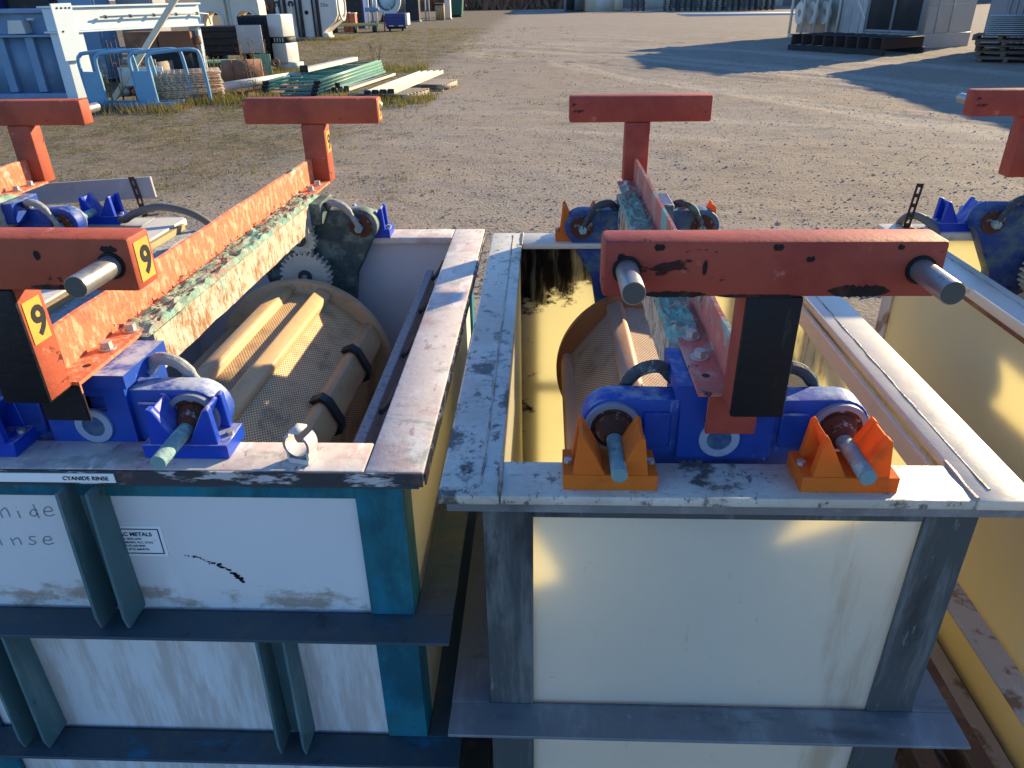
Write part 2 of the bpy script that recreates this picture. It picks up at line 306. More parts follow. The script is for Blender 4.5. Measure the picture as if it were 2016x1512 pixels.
m_rimedge = mat('flaking_black_edge', (.045, .045, .05), .6, layers=[((.55,.53,.52), 26, (.4,1,1.4), .52, .60, .9), ((.18,.10,.08), 14, (1,1,1), .56, .66, .6)], bump=.4)
m_teal = mat('teal_painted_steel', (.010, .175, .27), .55, spec=.25, layers=[((.022,.13,.15), 9, (1,1,.3), .42, .60, .8), ((.010,.06,.085), 5, (1,1,.45), .46, .62, .75), ((.05,.05,.042), 11, (1,1,.5), .62, .70, .8), ((.03,.22,.23), 9, (1,1,.4), .5, .7, .6), ((.03,.03,.025), 24, (1,1,1), .64, .70, .8), ((.16,.26,.26), 50, (1,1,1), .64, .72, .4)], bump=.15)
m_teald = mat('grimy_teal_steel', (.040, .070, .088), .6, layers=[((.012,.12,.22), 6, (1,2,1), .58, .68, .8), ((.09,.085,.075), 12, (1,1,1), .5, .68, .7), ((.02,.022,.025), 16, (1,1,1), .56, .7, .7)], bump=.15)
m_tealg = mat('weathered_teal_channel', (.075, .155, .165), .6, layers=[((.17,.24,.23), 16, (1,1,.2), .5, .66, .7), ((.04,.035,.03), 24, (1,1,.4), .6, .7, .8)], bump=.2)
m_rail = mat('grey_speckled_rail', (.30, .31, .32), .7, layers=[((.10,.09,.09), 90, (1,1,1), .5, .62, .6)], bump=.5, bscale=160)
m_rimgrey = mat('dark_grained_rim', (.34, .36, .36), .6, layers=[((.12,.13,.15), 60, (1,1,1), .46, .6, .7), ((.52,.52,.48), 12, (1,1,1), .56, .7, .6)], bump=.9, bscale=130)
m_rustw = mat('rusty_white_steel', (.56, .47, .40), .7, layers=[((.22,.10,.05), 8, (1,1,1), .52, .62, .85), ((.70,.64,.58), 16, (1,1,1), .56, .7, .6)], bump=.3)
m_rust = mat('rusty_steel', (.19, .085, .042), .85, layers=[((.34,.20,.11), 9, (1,1,1), .5, .66, .7), ((.05,.028,.018), 18, (1,1,1), .55, .68, .8)], bump=.5)
m_strap = mat('dark_rust_strap', (.055, .028, .02), .8, bump=.4)
m_label = mat('white_label', (.84, .87, .84), .45, layers=[((.40,.42,.40), 30, (1,1,1), .62, .72, .5)], bump=.02, vary=.04)
m_ink = mat('black_ink', (.010, .012, .018), .5, bump=0)
m_blueink = mat('navy_ink', (.010, .016, .060), .5, bump=0)
m_pencil = mat('pencil_mark', (.22, .25, .27), .7, bump=0)
m_yel = mat('yellow_sticker', (.66, .37, .06), .5, layers=[((.46,.25,.05), 24, (1,1,1), .45, .66, .7), ((.10,.06,.03), 60, (1,1,1), .62, .70, .7)], bump=.03)
m_clip = mat('grey_plastic_clip', (.56, .54, .52), .5, bump=.05)
m_boardw = mat('pale_board', (.66, .63, .56), .6, layers=[((.42,.38,.30), 6, (3,.5,1), .5, .7, .5)], bump=.15)
m_boardg = mat('grey_board', (.34, .34, .33), .65, layers=[((.50,.50,.48), 6, (1,1,1), .5, .7, .6), ((.20,.15,.11), 12, (1,1,1), .6, .72, .6)], bump=.15)
m_wood = mat('yellow_timber', (.46, .33, .16), .75, layers=[((.22,.14,.07), 12, (4,.4,4), .5, .68, .7)], bump=.3)

# ------------------------------------------------------------------ ground
def nz(x, y, s, seed=0.0): return mnoise.noise(Vector((x*s+seed, y*s-seed, seed*.37)))
def axis_pts(segs):
    out = []
    for a, b, st in segs:
        n = max(1, int(round((b-a)/st))); out += [a + (b-a)*i/n for i in range(n)]
    return out + [segs[-1][1]]
gx = axis_pts([(-1500,-200,260),(-200,-40,16),(-40,-14,2),(-14,14,.11),(14,40,2),(40,200,16),(200,1500,260)])
gy = axis_pts([(-1500,-100,280),(-100,-4,8),(-4,4,.5),(4,14,.085),(14,34,.13),(34,60,.6),(60,130,5),(130,1500,170)])
GX, GY = np.meshgrid(np.array(gx), np.array(gy))
def poly_dist(px, py, pts):
    d = np.full(px.shape, 1e9)
    for (x0, y0), (x1, y1) in zip(pts, pts[1:]):
        vx, vy = x1-x0, y1-y0; L = vx*vx+vy*vy
        t = np.clip(((px-x0)*vx + (py-y0)*vy)/L, 0, 1)
        d = np.minimum(d, np.hypot(px-x0-t*vx, py-y0-t*vy))
    return d
def grid_noise(px, py, s, seed):
    """value noise on a lattice, vectorised"""
    g = np.random.default_rng(seed).random((256, 256))
    x = px*s + 1000.5; y = py*s + 1000.5; xi = np.floor(x).astype(int); yi = np.floor(y).astype(int)
    fx = x-xi; fy = y-yi; fx = fx*fx*(3-2*fx); fy = fy*fy*(3-2*fy)
    a = g[xi % 256, yi % 256]; b = g[(xi+1) % 256, yi % 256]; c = g[xi % 256, (yi+1) % 256]; d = g[(xi+1) % 256, (yi+1) % 256]
    return (a*(1-fx)+b*fx)*(1-fy) + (c*(1-fx)+d*fx)*fy
near = np.clip((45-np.hypot(GX, GY*.9))/15, 0, 1)
GZ = ((grid_noise(GX, GY, .25, 1)-.5)*.05 + (grid_noise(GX, GY, .9, 2)-.5)*.030 + (grid_noise(GX, GY, 2.6, 3)-.5)*.022 + (grid_noise(GX, GY, 6.5, 4)-.5)*.014)*near
RUTS = [ [(-6,27),(-1,24.5),(2.2,21.5),(5,18),(9,13.2),(13,9.5)], [(-5,25.6),(-.6,23.2),(2.5,20.2),(5.3,16.6),(9,12),(13,8)],
        [(-4,30),(0,28.5),(4,24),(7,19.5)], [(-3,34),(2,30),(6,27)], [(-2,36),(3,32),(7,29)], [(-8,24),(-3,22.6),(1,21.9),(4,20.2),(8,15.5)], [(-6,29),(-2,27.5),(2,24.4),(6,19)], [(0.2,22.4),(1.2,21.4),(2.4,21.7)], [(-.2,23),(1,22.2),(2.2,22.6)]]
THIN = [(.4,22.2),(1.86,18.5),(3.26,14.84),(5.14,12.8),(6.57,10.86),(8.5,8.5)]
for i, rp in enumerate(RUTS):
    wob = (grid_noise(GX, GY, .8, 20+i)-.5)*.25
    d = poly_dist(GX, GY, rp) + wob
    k = .6 + .8*grid_noise(GX, GY, .5, 40+i)
    GZ += k*near*(-.022*np.exp(-(d/.09)**2) + .020*np.exp(-((np.abs(d)-.2)/.08)**2))
dth = poly_dist(GX, GY, THIN) + (grid_noise(GX, GY, 1.1, 71)-.5)*.12
GZ += near*(.016*np.exp(-(dth/.07)**2) - .012*np.exp(-((dth-.16)/.08)**2))
GZ -= GZ[(GY > 0) & (GY < 60) & (np.abs(GX) < 14)].max()*0
WEAR = np.zeros_like(GX)
base_tr = [(-9,36),(-3,32.5),(1.5,28.5),(4.5,23.5),(7.2,17.5),(10,11.5),(13,6)]
tr_rng = np.random.default_rng(3)
TRK = []
for k in range(9):
    ox, oy, f = tr_rng.uniform(-5.5, 4), tr_rng.uniform(-3.5, 3.5), tr_rng.uniform(.85, 1.15)
    for w2 in (0, 1.75): TRK.append([(x*f+ox+w2*.55, y+oy-w2*.8) for x, y in base_tr])
for pts in ([(-6,13.4),(0,12.9),(5,11),(9,7.4),(12,3)], [(-6,11.6),(0,11.1),(5,9.2),(9,5.6)], [(-2,44),(3,37),(6,31),(7,26)], [(-1,40),(3.4,34),(5.5,28)]): TRK.append(pts)
for i, pts in enumerate(TRK):
    d = poly_dist(GX, GY, pts) + (grid_noise(GX, GY, .6, 100+i)-.5)*.35
    a = .35 + .65*grid_noise(GX, GY, .35, 140+i)
    e = np.exp(-(d/.17)**2)*a
    WEAR += e*near; GZ -= .007*e*near
WEAR = np.clip(WEAR, 0, 1)
verts = np.stack([GX.ravel(), GY.ravel(), GZ.ravel()], 1)
nx, ny = len(gx), len(gy)
idx = np.arange(nx*ny).reshape(ny, nx)
faces = np.stack([idx[:-1,:-1].ravel(), idx[:-1,1:].ravel(), idx[1:,1:].ravel(), idx[1:,:-1].ravel()], 1)
gm = bpy.data.meshes.new('ground'); gm.from_pydata(verts.tolist(), [], faces.tolist())
for p in gm.polygons: p.use_smooth = True
at = gm.attributes.new('wear', 'FLOAT', 'POINT'); at.data.foreach_set('value', WEAR.ravel().astype(np.float32))
def gheight(x, y):
    i = min(max(np.searchsorted(gx, x)-1, 0), nx-2); j = min(max(np.searchsorted(gy, y)-1, 0), ny-2)
    a = (x-gx[i])/(gx[i+1]-gx[i]); b = (y-gy[j])/(gy[j+1]-gy[j])
    return float((GZ[j,i]*(1-a)+GZ[j,i+1]*a)*(1-b) + (GZ[j+1,i]*(1-a)+GZ[j+1,i+1]*a)*b)
def gravel(t, c):
    f1 = ramp(t, noise_(t, .35, (1,1,1), 6, .6, (4,2,0)), .40, .62)
    c = mixc(t, math_(t, 'MULTIPLY', f1, .55), c, (.30, .265, .225))
    f2 = ramp(t, noise_(t, 26, (1,1,1), 6, .75, (1,7,0)), .52, .66)
    c = mixc(t, math_(t, 'MULTIPLY', f2, .65), c, (.085, .066, .05))
    f3 = ramp(t, noise_(t, 38, (1,1,1), 4, .7, (9,3,0)), .60, .70)
    c = mixc(t, math_(t, 'MULTIPLY', f3, .75), c, (.50, .45, .37))
    f4 = ramp(t, noise_(t, 1.6, (1,3,1), 6, .7, (2,5,0)), .50, .68)
    c = mixc(t, math_(t, 'MULTIPLY', f4, .5), c, (.14, .105, .075))
    f5 = ramp(t, noise_(t, 7, (1,2.5,1), 6, .7, (12,5,0)), .56, .66)
    c = mixc(t, math_(t, 'MULTIPLY', f5, .45), c, (.10, .075, .055))
    f6 = ramp(t, noise_(t, 4, (1,3,1), 6, .7, (22,5,0)), .55, .66)
    c = mixc(t, math_(t, 'MULTIPLY', f6, .5), c, (.42, .365, .29))
    wa = nd(t, 'ShaderNodeAttribute', attribute_name='wear')
    wf = math_(t, 'MULTIPLY', wa.outputs['Fac'], math_(t, 'ADD', ramp(t, noise_(t, 12, (1,1,1), 5, .7, (31,2,0)), .35, .6), .15))
    c = mixc(t, math_(t, 'MULTIPLY', wf, .6), c, (.46, .39, .30))
    sp = nd(t, 'ShaderNodeSeparateXYZ'); tc = nd(t, 'ShaderNodeTexCoord'); t.links.new(tc.outputs['Object'], sp.inputs[0])
    # turf takes over on the left and on the verges
    lf = math_(t, 'ADD', ramp(t, math_(t, 'MULTIPLY', sp.outputs[0], -1), .8, 5.5), math_(t, 'MULTIPLY', noise_(t, .7, (1,1.6,1), 7, .7, (0,3,1)), .9))
    g = ramp(t, lf, .62, 1.15)
    g = math_(t, 'MULTIPLY', g, ramp(t, sp.outputs[1], 5.0, 10.0))
    g2 = ramp(t, noise_(t, 9, (1,1,1), 6, .75, (6,1,1)), .38, .6)
    gc = mixc(t, ramp(t, noise_(t, 2.2, (1,1,1), 5, .6, (3,3,3)), .4, .62), (.105, .088, .038), (.165, .120, .070))
    return mixc(t, math_(t, 'MULTIPLY', g, math_(t, 'ADD', math_(t, 'MULTIPLY', g2, .55), .42)), c, gc)
m_ground = mat('gravel_yard', (.305, .245, .180), .95, bump=3.2, bscale=30, vary=.12, vscale=.8, tweak=gravel, spec=.15)
gm.materials.append(m_ground)
ground = bpy.data.objects.new('ground', gm); COL.objects.link(ground); ground['kind'] = 'structure'

# ------------------------------------------------------------------ process tanks
def weld(parent, p0, p1, r=.004):
    p0, p1 = Vector(p0), Vector(p1); n = max(3, int((p1-p0).length/.03))
    pts = [p0.lerp(p1, i/n) + V(random.uniform(-.001,.001), random.uniform(-.001,.001), 0) for i in range(n+1)]
    mk('weld_bead', TB(pts, [r*random.uniform(.75,1.25) for _ in pts], n=6), m_weld, parent)
def saddle(parent, x, y0, dep, z0, m, sharp=.004, h=.096):
    """V shaped rest block: foot, two hollow horns"""
    bm = bmesh.new()
    box(bm, x-.074, x+.074, y0, y0+dep, z0, z0+.028)
    for s in (-1, 1):
        def X(q): return x + s*q
        horn = [(X(.006), z0+.024), (X(.044), z0+h-sharp*.2), (X(.044+sharp), z0+h), (X(.050+sharp*.5), z0+h-.004), (X(.059), z0+.024)]
        if s < 0: horn = horn[::-1]
        prism(bm, horn, y0+.002, y0+.018); prism(bm, horn, y0+dep-.018, y0+dep-.002)
        web = [(X(.0065), z0+.024), (X(.0443), z0+h-.002), (X(.0500), z0+h-.006), (X(.021), z0+.024)]
        if s < 0: web = web[::-1]
        prism(bm, web, y0+.017, y0+dep-.017)
    b = mk('saddle_block', bm, m, parent, bev=.0016)
    for s in (-1, 1): mk('bolt', CY((x+s*.066, y0+dep/2, z0+.0275), (x+s*.066, y0+dep/2, z0+.034), .007, n=6), m_bolt, b)
    return b
def make_tank(label, cx, x0, x1, xi0, xi1, y0, y1, yi0, yi1, w, zr, rt_, mats, flanges, fl_dep, post_w, welds=True, yoff=0):
    """rim x0..x1 / y0..y1 with opening xi / yi; w = outer wall planes (wx0,wx1,wy0,wy1)"""
    t = thing('plating_tank', label, 'tank', (cx, (y0+y1)/2, 0), org=(cx, (y0+y1)/2, 0))
    M = mats; wx0, wx1, wy0, wy1 = w; th = .016; zt = zr - rt_ - .001
    mk('wall_panel', BX(wx0, wx1, wy0, wy0+th, .03, zt), M['front'], t)
    mk('wall_panel', BX(wx0, wx1, wy1-th, wy1, .03, zt), M['back'], t)
    mk('wall_panel', BX(wx0, wx0+th, wy0+th+.001, wy1-th-.001, .03, zt), M['left'], t)
    mk('wall_panel', BX(wx1-th, wx1, wy0+th+.001, wy1-th-.001, .03, zt), M['right'], t)
    mk('floor_panel', BX(wx0+th, wx1-th, wy0+th, wy1-th, .035, .05), M['floor'], t)
    def rimb(a, b, c, d, m):
        bm = BX(a, b, c, d, zr-rt_, zr); return mk('rim_board', bm, m, t, bev=.004, seg=2)
    rimb(x0, xi0, y0, y1, M['rimL']); rimb(xi1, x1, y0, y1, M['rimR'])
    rimb(xi0+.0015, xi1-.0015, y0+.001, yi0, M['rimF']); rimb(xi0+.0015, xi1-.0015, yi1, y1-.001, M['rimB'])
    if welds:
        weld(t, (xi0, y0+.004, zr), (xi0, yi0+.01, zr)); weld(t, (xi1, y0+.004, zr), (xi1, yi0+.01, zr))
        weld(t, (xi0, yi1-.01, zr), (xi0, y1-.004, zr)); weld(t, (xi1, yi1-.01, zr), (xi1, y1-.004, zr))
        for s, xx in ((1, xi0), (-1, xi1)):
            weld(t, (xx-s*.030, y0+.03, zr-.001), (xx-s*.030, y1-.03, zr-.001), .003)
    S = M['steel']
    # angle iron under the rim, corner posts, girth flanges
    for a in ((x0+.012, x1-.012, y0+.012, y0+.018, zr-rt_-.022, zr-rt_-.002),):
        mk('rim_angle', BX(*a), M['flange'], t, bev=.001)
    mk('rim_angle', BX(wx0-.004, wx1+.004, y0+.018, wy0-.001, zr-rt_-.008, zr-rt_-.0025), M['flange'], t)
    mk('top_rail', BX(wx0+post_w, wx1-post_w, wy0-.007, wy0-.001, zr-rt_-.05, zr-rt_-.009), S, t, bev=.001)
    mk('rim_angle', BX(x0+.012, wx0-.001, y0+.02, y1-.02, zr-rt_-.008, zr-rt_-.0025), M['flange'], t)
    mk('rim_angle', BX(wx1+.001, x1-.012, y0+.02, y1-.02, zr-rt_-.008, zr-rt_-.0025), M['flange'], t)
    for px, s in ((wx0, 1), (wx1, -1)):
        for py, q in ((wy0, 1), (wy1, -1)):
            bm = bmesh.new()
            a = sorted((px - s*.008, px + s*post_w)); b = sorted((py - q*.010, py - q*.001)); box(bm, a[0], a[1], b[0], b[1], .0, zr-rt_-.009)
            a = sorted((px - s*.0085, px - s*.001)); b = sorted((py + q*.001, py + q*post_w*.8)); box(bm, a[0], a[1], b[0], b[1], .0, zr-rt_-.009)
            mk('corner_post', bm, M.get('post', S), t, bev=.0012)
    for fz in flanges:
        fd = fl_dep; h = .007
        for a in ((wx0-fd, wx1+fd, wy0-fd, wy0-.0105), (wx0-fd, wx1+fd, wy1+.0105, wy1+fd), (wx0-fd, wx0-.0095, wy0-.010, wy1+.010), (wx1+.0095, wx1+fd, wy0-.010, wy1+.010)):
            mk('girth_flange', BX(a[0], a[1], a[2], a[3], fz-h, fz), M['flange'], t, bev=.001)
        mk('girth_web', BX(wx0+post_w, wx1-post_w, wy0-.008, wy0-.0015, fz-.07, fz-h), M['flange'], t)
    return t

# cream tank with grey frame
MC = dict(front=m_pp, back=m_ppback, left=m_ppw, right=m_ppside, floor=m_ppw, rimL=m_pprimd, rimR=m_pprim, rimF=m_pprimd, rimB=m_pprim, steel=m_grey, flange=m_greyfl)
tankC = make_tank('cream plastic tank in a bare grey steel frame with four orange saddle blocks', .305, -.166, .765, -.068, .668, .943, 2.385, 1.043, 2.262,
                  (-.090, .692, .985, 2.335), 1.05, .018, MC, (.535, .045), .083, .075)
mk('inner_lip', BX(.655, .667, 1.05, 2.255, .985, 1.030), m_pprim, tankC, bev=.003)
for sx, y0 in ((.107, .962), (.478, .962), (.112, 2.285), (.480, 2.285)): saddle(tankC, sx, y0, .076, 1.050, m_vor, .001, .096 if y0 < 2 else .112)
# white tank with teal frame
ML = dict(front=m_whitef, back=m_whitein, left=m_whitein, right=m_white, floor=m_whitein, rimL=m_rimgrey, rimR=m_wrim, rimF=m_wrim, rimB=m_wrim, steel=m_teal, flange=m_teald)
tankL = make_tank('stained white tank in a teal steel frame marked cyanide rinse', -.745, -1.285, -.197, -1.185, -.296, 1.007, 2.435, 1.098, 2.335,
                  (-1.245, -.248, 1.035, 2.385), 1.05, .022, ML, (.712, .362, .03), .080, .075, welds=False)
mk('rim_edging', BX(-1.285, -.199, 1.0035, 1.0065, 1.022, 1.0485), m_rimedge, tankL)
mk('rim_edging', BX(-.1965, -.1935, 1.008, 2.434, 1.024, 1.046), m_rimedge, tankL)
for sx, y0 in ((-.610, 1.040), (-.984, 1.040), (-.572, 2.330), (-.950, 2.330)): saddle(tankL, sx, y0, .076, 1.050, m_vblue, .008)
def channel(parent, x, z0, z1):
    y = 1.0345; bm = bmesh.new()
    for a, b in ((x, x+.006), (x+.052, x+.058)):
        prism(bm, [(y, z1), (y-.052, z1), (y-.066, z0+.03), (y-.060, z0+.002), (y, z0+.002)], a, b, 'x')
    box(bm, x+.0062, x+.0518, y-.006, y, z0+.002, z1)
    mk('stiffener_channel', bm, m_tealg, parent, bev=.001)
channel(tankL, -.822, .713, 1.015); channel(tankL, -.540, .363, .700); channel(tankL, -1.085, .363, .700)
st = mk('name_strip', BX(-.990, -.722, 1.0015, 1.0032, 1.026, 1.044), m_label, tankL)
mk('lettering', text_bm('CYANIDE RINSE', .0112, XF((-.812, 1.0010, 1.0312), (1,0,0), (0,0,1))), m_ink, st)
# maker's sticker, half hidden by the channel
sk = mk('maker_sticker', BX(-.835, -.689, 1.0335, 1.0346, .838, .908), m_label, tankL)
bm = bmesh.new()
for a in ((-.830, -.695, .900, .902), (-.830, -.695, .844, .846), (-.697, -.695, .846, .900), (-.830, -.828, .846, .900)): box(bm, a[0], a[1], 1.0328, 1.0334, a[2], a[3])
mk('sticker_border', bm, m_blueink, sk)
for s, sz, x, z in (('MAC METALS', .0118, -.779, .8855), ('P.O. BOX 6707', .0062, -.770, .8765), ('GREENSBORO, N.C. 27415', .0062, -.783, .8685), ('(919) 668-0003', .0062, -.766, .8605), ('FAX (919) 668-0196', .0062, -.774, .8525)):
    mk('lettering', text_bm(s, sz, XF((x, 1.0330, z), (1,0,0), (0,0,1)), .0003, .0002 if sz > .01 else 0), m_blueink, sk)
# pencilled words on the wall
GL = {'C': [[(.9,.8),(.5,1),(.1,.6),(.15,.15),(.5,0),(.9,.2)]], 'y': [[(.05,.6),(.4,.1)],[(.8,.6),(.3,-.3)]], 'a': [[(.8,.55),(.3,.6),(.1,.25),(.4,0),(.75,.3),(.8,.55),(.85,0)]],
      'n': [[(.1,.6),(.15,0)],[(.15,.4),(.5,.62),(.7,.4),(.8,0)]], 'i': [[(.4,.55),(.42,0)],[(.4,.78),(.42,.8)]], 'd': [[(.75,.5),(.35,.55),(.1,.2),(.45,0),(.75,.3)],[(.7,1.05),(.78,0)]],
      'e': [[(.1,.3),(.8,.36),(.6,.62),(.2,.5),(.12,.15),(.45,0),(.95,.12)]], 'R': [[(.1,0),(.15,1),(.7,.9),(.65,.55),(.2,.5),(.85,0)]], 's': [[(.8,.6),(.3,.55),(.35,.35),(.75,.2),(.5,0),(.1,.05)]]}
def scrawl(word, x, z, sz, adv):
    bm = bmesh.new()
    for i, ch in enumerate(word):
        for st_ in GL[ch]:
            P = spline([(x+(i*adv+px*.75+pz*.18)*sz, 0, z+pz*sz*(1+.12*math.sin(i*2.3))+i*.0009) for px, pz in st_], 5) if len(st_) > 2 else [V(x+(i*adv+px*.75)*sz, 0, z+pz*sz) for px, pz in st_]
            for a, b in zip(P, P[1:]):
                d = (b-a); 
                if d.length < 1e-5: continue
                s = V(-d.z, 0, d.x).normalized()*.0011
                q = [bm.verts.new((p.x, 1.0343, p.z)) for p in (a-s, b-s, b+s, a+s)]; bm.faces.new(q)
    mk('pencil_lettering', bm, m_pencil, tankL, flat=True)
scrawl('Cyanide', -1.062, .922, .030, .90); scrawl('Rinse', -1.040, .858, .030, .98)
# scratch with black flecks
bm = bmesh.new()
for i in range(46):
    f = i/45; x = -.655 + .10*f + random.gauss(0,.002); z = .838 - .058*f**1.7 + random.gauss(0,.002); s = random.uniform(.001,.003)*(.5+f)
    if i > 38: x -= random.uniform(0,.01)
    q = [bm.verts.new((x+math.cos(a)*s*1.4, 1.0342, z+math.sin(a)*s)) for a in (0,1.2,2.4,3.7,5)]; bm.faces.new(q)
mk('black_scuff', bm, m_ink, tankL, flat=True)
# anode rail with hooks inside the right wall
rl = mk('anode_rail', BX(-.364, -.342, 1.115, 2.19, .930, .990), m_rail, tankL, bev=.002)
for yy in (1.33, 1.60, 1.88, 2.14):
    mk('rail_hook', TB(spline([(-.340, yy, .975), (-.322, yy, .995), (-.306, yy, 1.022), (-.300, yy, 1.035)], 4), .006, n=8), m_greyd, tankL)
# right hand cream tank, rusty frame
MR = dict(front=m_pp, back=m_ppw, left=m_ppw, right=m_ppw, floor=m_ppw, rimL=m_pprim, rimR=m_pprim, rimF=m_pprim, rimB=m_pprim, steel=m_rustw, flange=m_rustw)
tankR = make_tank('cream plastic tank in a rusty white steel frame with blue saddle blocks', 1.58, 1.112, 2.05, 1.205, 1.955, 1.00, 2.475, 1.10, 2.36,
                  (1.175, 1.985, 1.04, 2.43), 1.05, .026, MR, (.270, .04), .085, .075)
mk('rim_stringer', BX(1.150, 1.170, 1.06, 2.40, .985, 1.010), m_rust, tankR, bev=.003)
for sx, y0 in ((1.388, 1.045), (1.762, 1.045), (1.33, 2.375), (1.775, 2.375)): saddle(tankR, sx, y0, .072, 1.050, m_vblue, .008)
def slotted(parent, p, tilt, m=m_strap):
    x, y, z = p; bm = bmesh.new(); h = .135
    for i in range(4):
        z0 = z + .012 + i*.032
        if i < 4:
            box(bm, x-.011, x-.0045, y-.003, y, z0, z0+.020); box(bm, x+.0045, x+.011, y-.003, y, z0, z0+.020)
        box(bm, x-.011, x+.011, y-.003, y, z0+.020, z0+.032)
    box(bm, x-.011, x+.011, y-.003, y, z, z+.012); box(bm, x-.011, x+.055, y-.010, y+.010, z-.003, z)
    bmesh.ops.remove_doubles(bm, verts=bm.verts, dist=1e-5)
    bmesh.ops.rotate(bm, verts=bm.verts, cent=(x, y, z), matrix=Matrix.Rotation(tilt, 3, 'Y'))
    mk('slotted_strap', bm, m, parent)
slotted(tankR, (1.182, 2.42, 1.055), R(5))
# far left tank
MF = dict(front=m_whitein, back=m_whitein, left=m_whitein, right=m_whitein, floor=m_whitein, rimL=m_rimgrey, rimR=m_boardg, rimF=m_boardg, rimB=m_boardg, steel=m_teal, flange=m_teald)
tankF = make_tank('grey rimmed tank half out of view past the cyanide rinse tank', -1.80, -2.34, -1.300, -2.24, -1.400, 1.05, 2.60, 1.15, 2.49,
                  (-2.30, -1.345, 1.09, 2.54), 1.05, .022, MF, (.70, .36), .045, .07, welds=False)
for sx, y0 in ((-1.560, 2.505), (-1.949, 2.505)): saddle(tankF, sx, y0, .076, 1.050, m_vblue, .008)
pb = mk('splash_board', BR((-2.40, 2.635, 1.095), (-1.405, 2.635, 1.150), .014, .075), m_boardg, tankF, bev=.002)
slotted(tankF, (-1.455, 2.625, 1.050), R(-7))

# ------------------------------------------------------------------ plating barrels on their lifting frames
def lumpy(bm, x0, x1, y0, y1, z0, z1, amp, seed, ny_=70, nx_=3, nz_=4):
    per = [(x0+(x1-x0)*i/nx_, z1) for i in range(nx_)] + [(x1, z1-(z1-z0)*i/nz_) for i in range(nz_)] + [(x1-(x1-x0)*i/nx_, z0) for i in range(nx_)] + [(x0, z0+(z1-z0)*i/nz_) for i in range(nz_)]
    L = []
    for j in range(ny_+1):
        y = y0 + (y1-y0)*j/ny_; row = []
        for (x, z) in per:
            a = mnoise.noise(V(x*60+seed, y*28, z*50))*amp + mnoise.noise(V(x*20+seed, y*9, z*20+5))*amp
            b = mnoise.noise(V(x*60+seed+9, y*28, z*50))*amp
            row.append(bm.verts.new((x+b, y, z+a)))
        L.append(row)
    n = len(per)
    for a, b in zip(L, L[1:]):
        for k in range(n): bm.faces.new((a[k], a[(k+1)%n], b[(k+1)%n], b[k]))
    bm.faces.new(L[0]); bm.faces.new(L[-1][::-1]); bmesh.ops.recalc_face_normals(bm, faces=bm.faces)
    return bm
def gear(c, r, teeth, h, hole):
    cx, cy, cz = c; pts = []
    for i in range(teeth):
        for f, rr in ((.0, r*.84), (.22, r*.86), (.34, r*.985), (.5, r*1.0), (.66, r*.985), (.78, r*.86)):
            a = 2*math.pi*(i+f)/teeth; pts.append((cx+rr*math.cos(a), cz+rr*math.sin(a)))
    return PR(pts, cy-h/2, cy+h/2)
def two_tone(o, m2, test):
    o.data.materials.append(m2)
    for p in o.data.polygons:
        if test(p.normal, p.center): p.material_index = 1
def sticker9(parent, x, yc, zc, w, h, sgn=1):
    st = mk('number_sticker', BX(x, x+.0008, yc-w/2, yc+w/2, zc-h/2, zc+h/2), m_yel, parent)
    mk('numeral', text_bm('9', h*.95, XF((x+.0012, yc-w*.26, zc-h*.34), (0,1,0), (0,0,1)), .0003, .0016), m_ink, st)
def slab_panel(parent, name, p0, p1, y0, y1, th, m, pitch=.0078):
    """flat perforated wall between two points of the cross-section"""
    a = V(p0[0], 0, p0[1]); b = V(p1[0], 0, p1[1]); n = V(-(b-a).z, 0, (b-a).x).normalized()*th; L = (b-a).length
    bm = bmesh.new(); uv = bm.loops.layers.uv.new('UVMap'); info = {}
    def q(p, y, u): v = bm.verts.new((p.x, y, p.z)); info[v] = (u/pitch, y/pitch*.58); return v
    A = [q(a, y0, 0), q(b, y0, L), q(b, y1, L), q(a, y1, 0)]; B = [q(a+n, y0, 0), q(b+n, y0, L), q(b+n, y1, L), q(a+n, y1, 0)]
    for f in ((A[0],A[1],A[2],A[3]), (B[3],B[2],B[1],B[0]), (A[0],B[0],B[1],A[1]), (A[1],B[1],B[2],A[2]), (A[2],B[2],B[3],A[3]), (A[3],B[3],B[0],A[0])): bm.faces.new(f)
    bmesh.ops.recalc_face_normals(bm, faces=bm.faces)
    for f in bm.faces:
        for l in f.loops: l[uv].uv = info[l.vert]
    return mk(name, bm, m, parent)
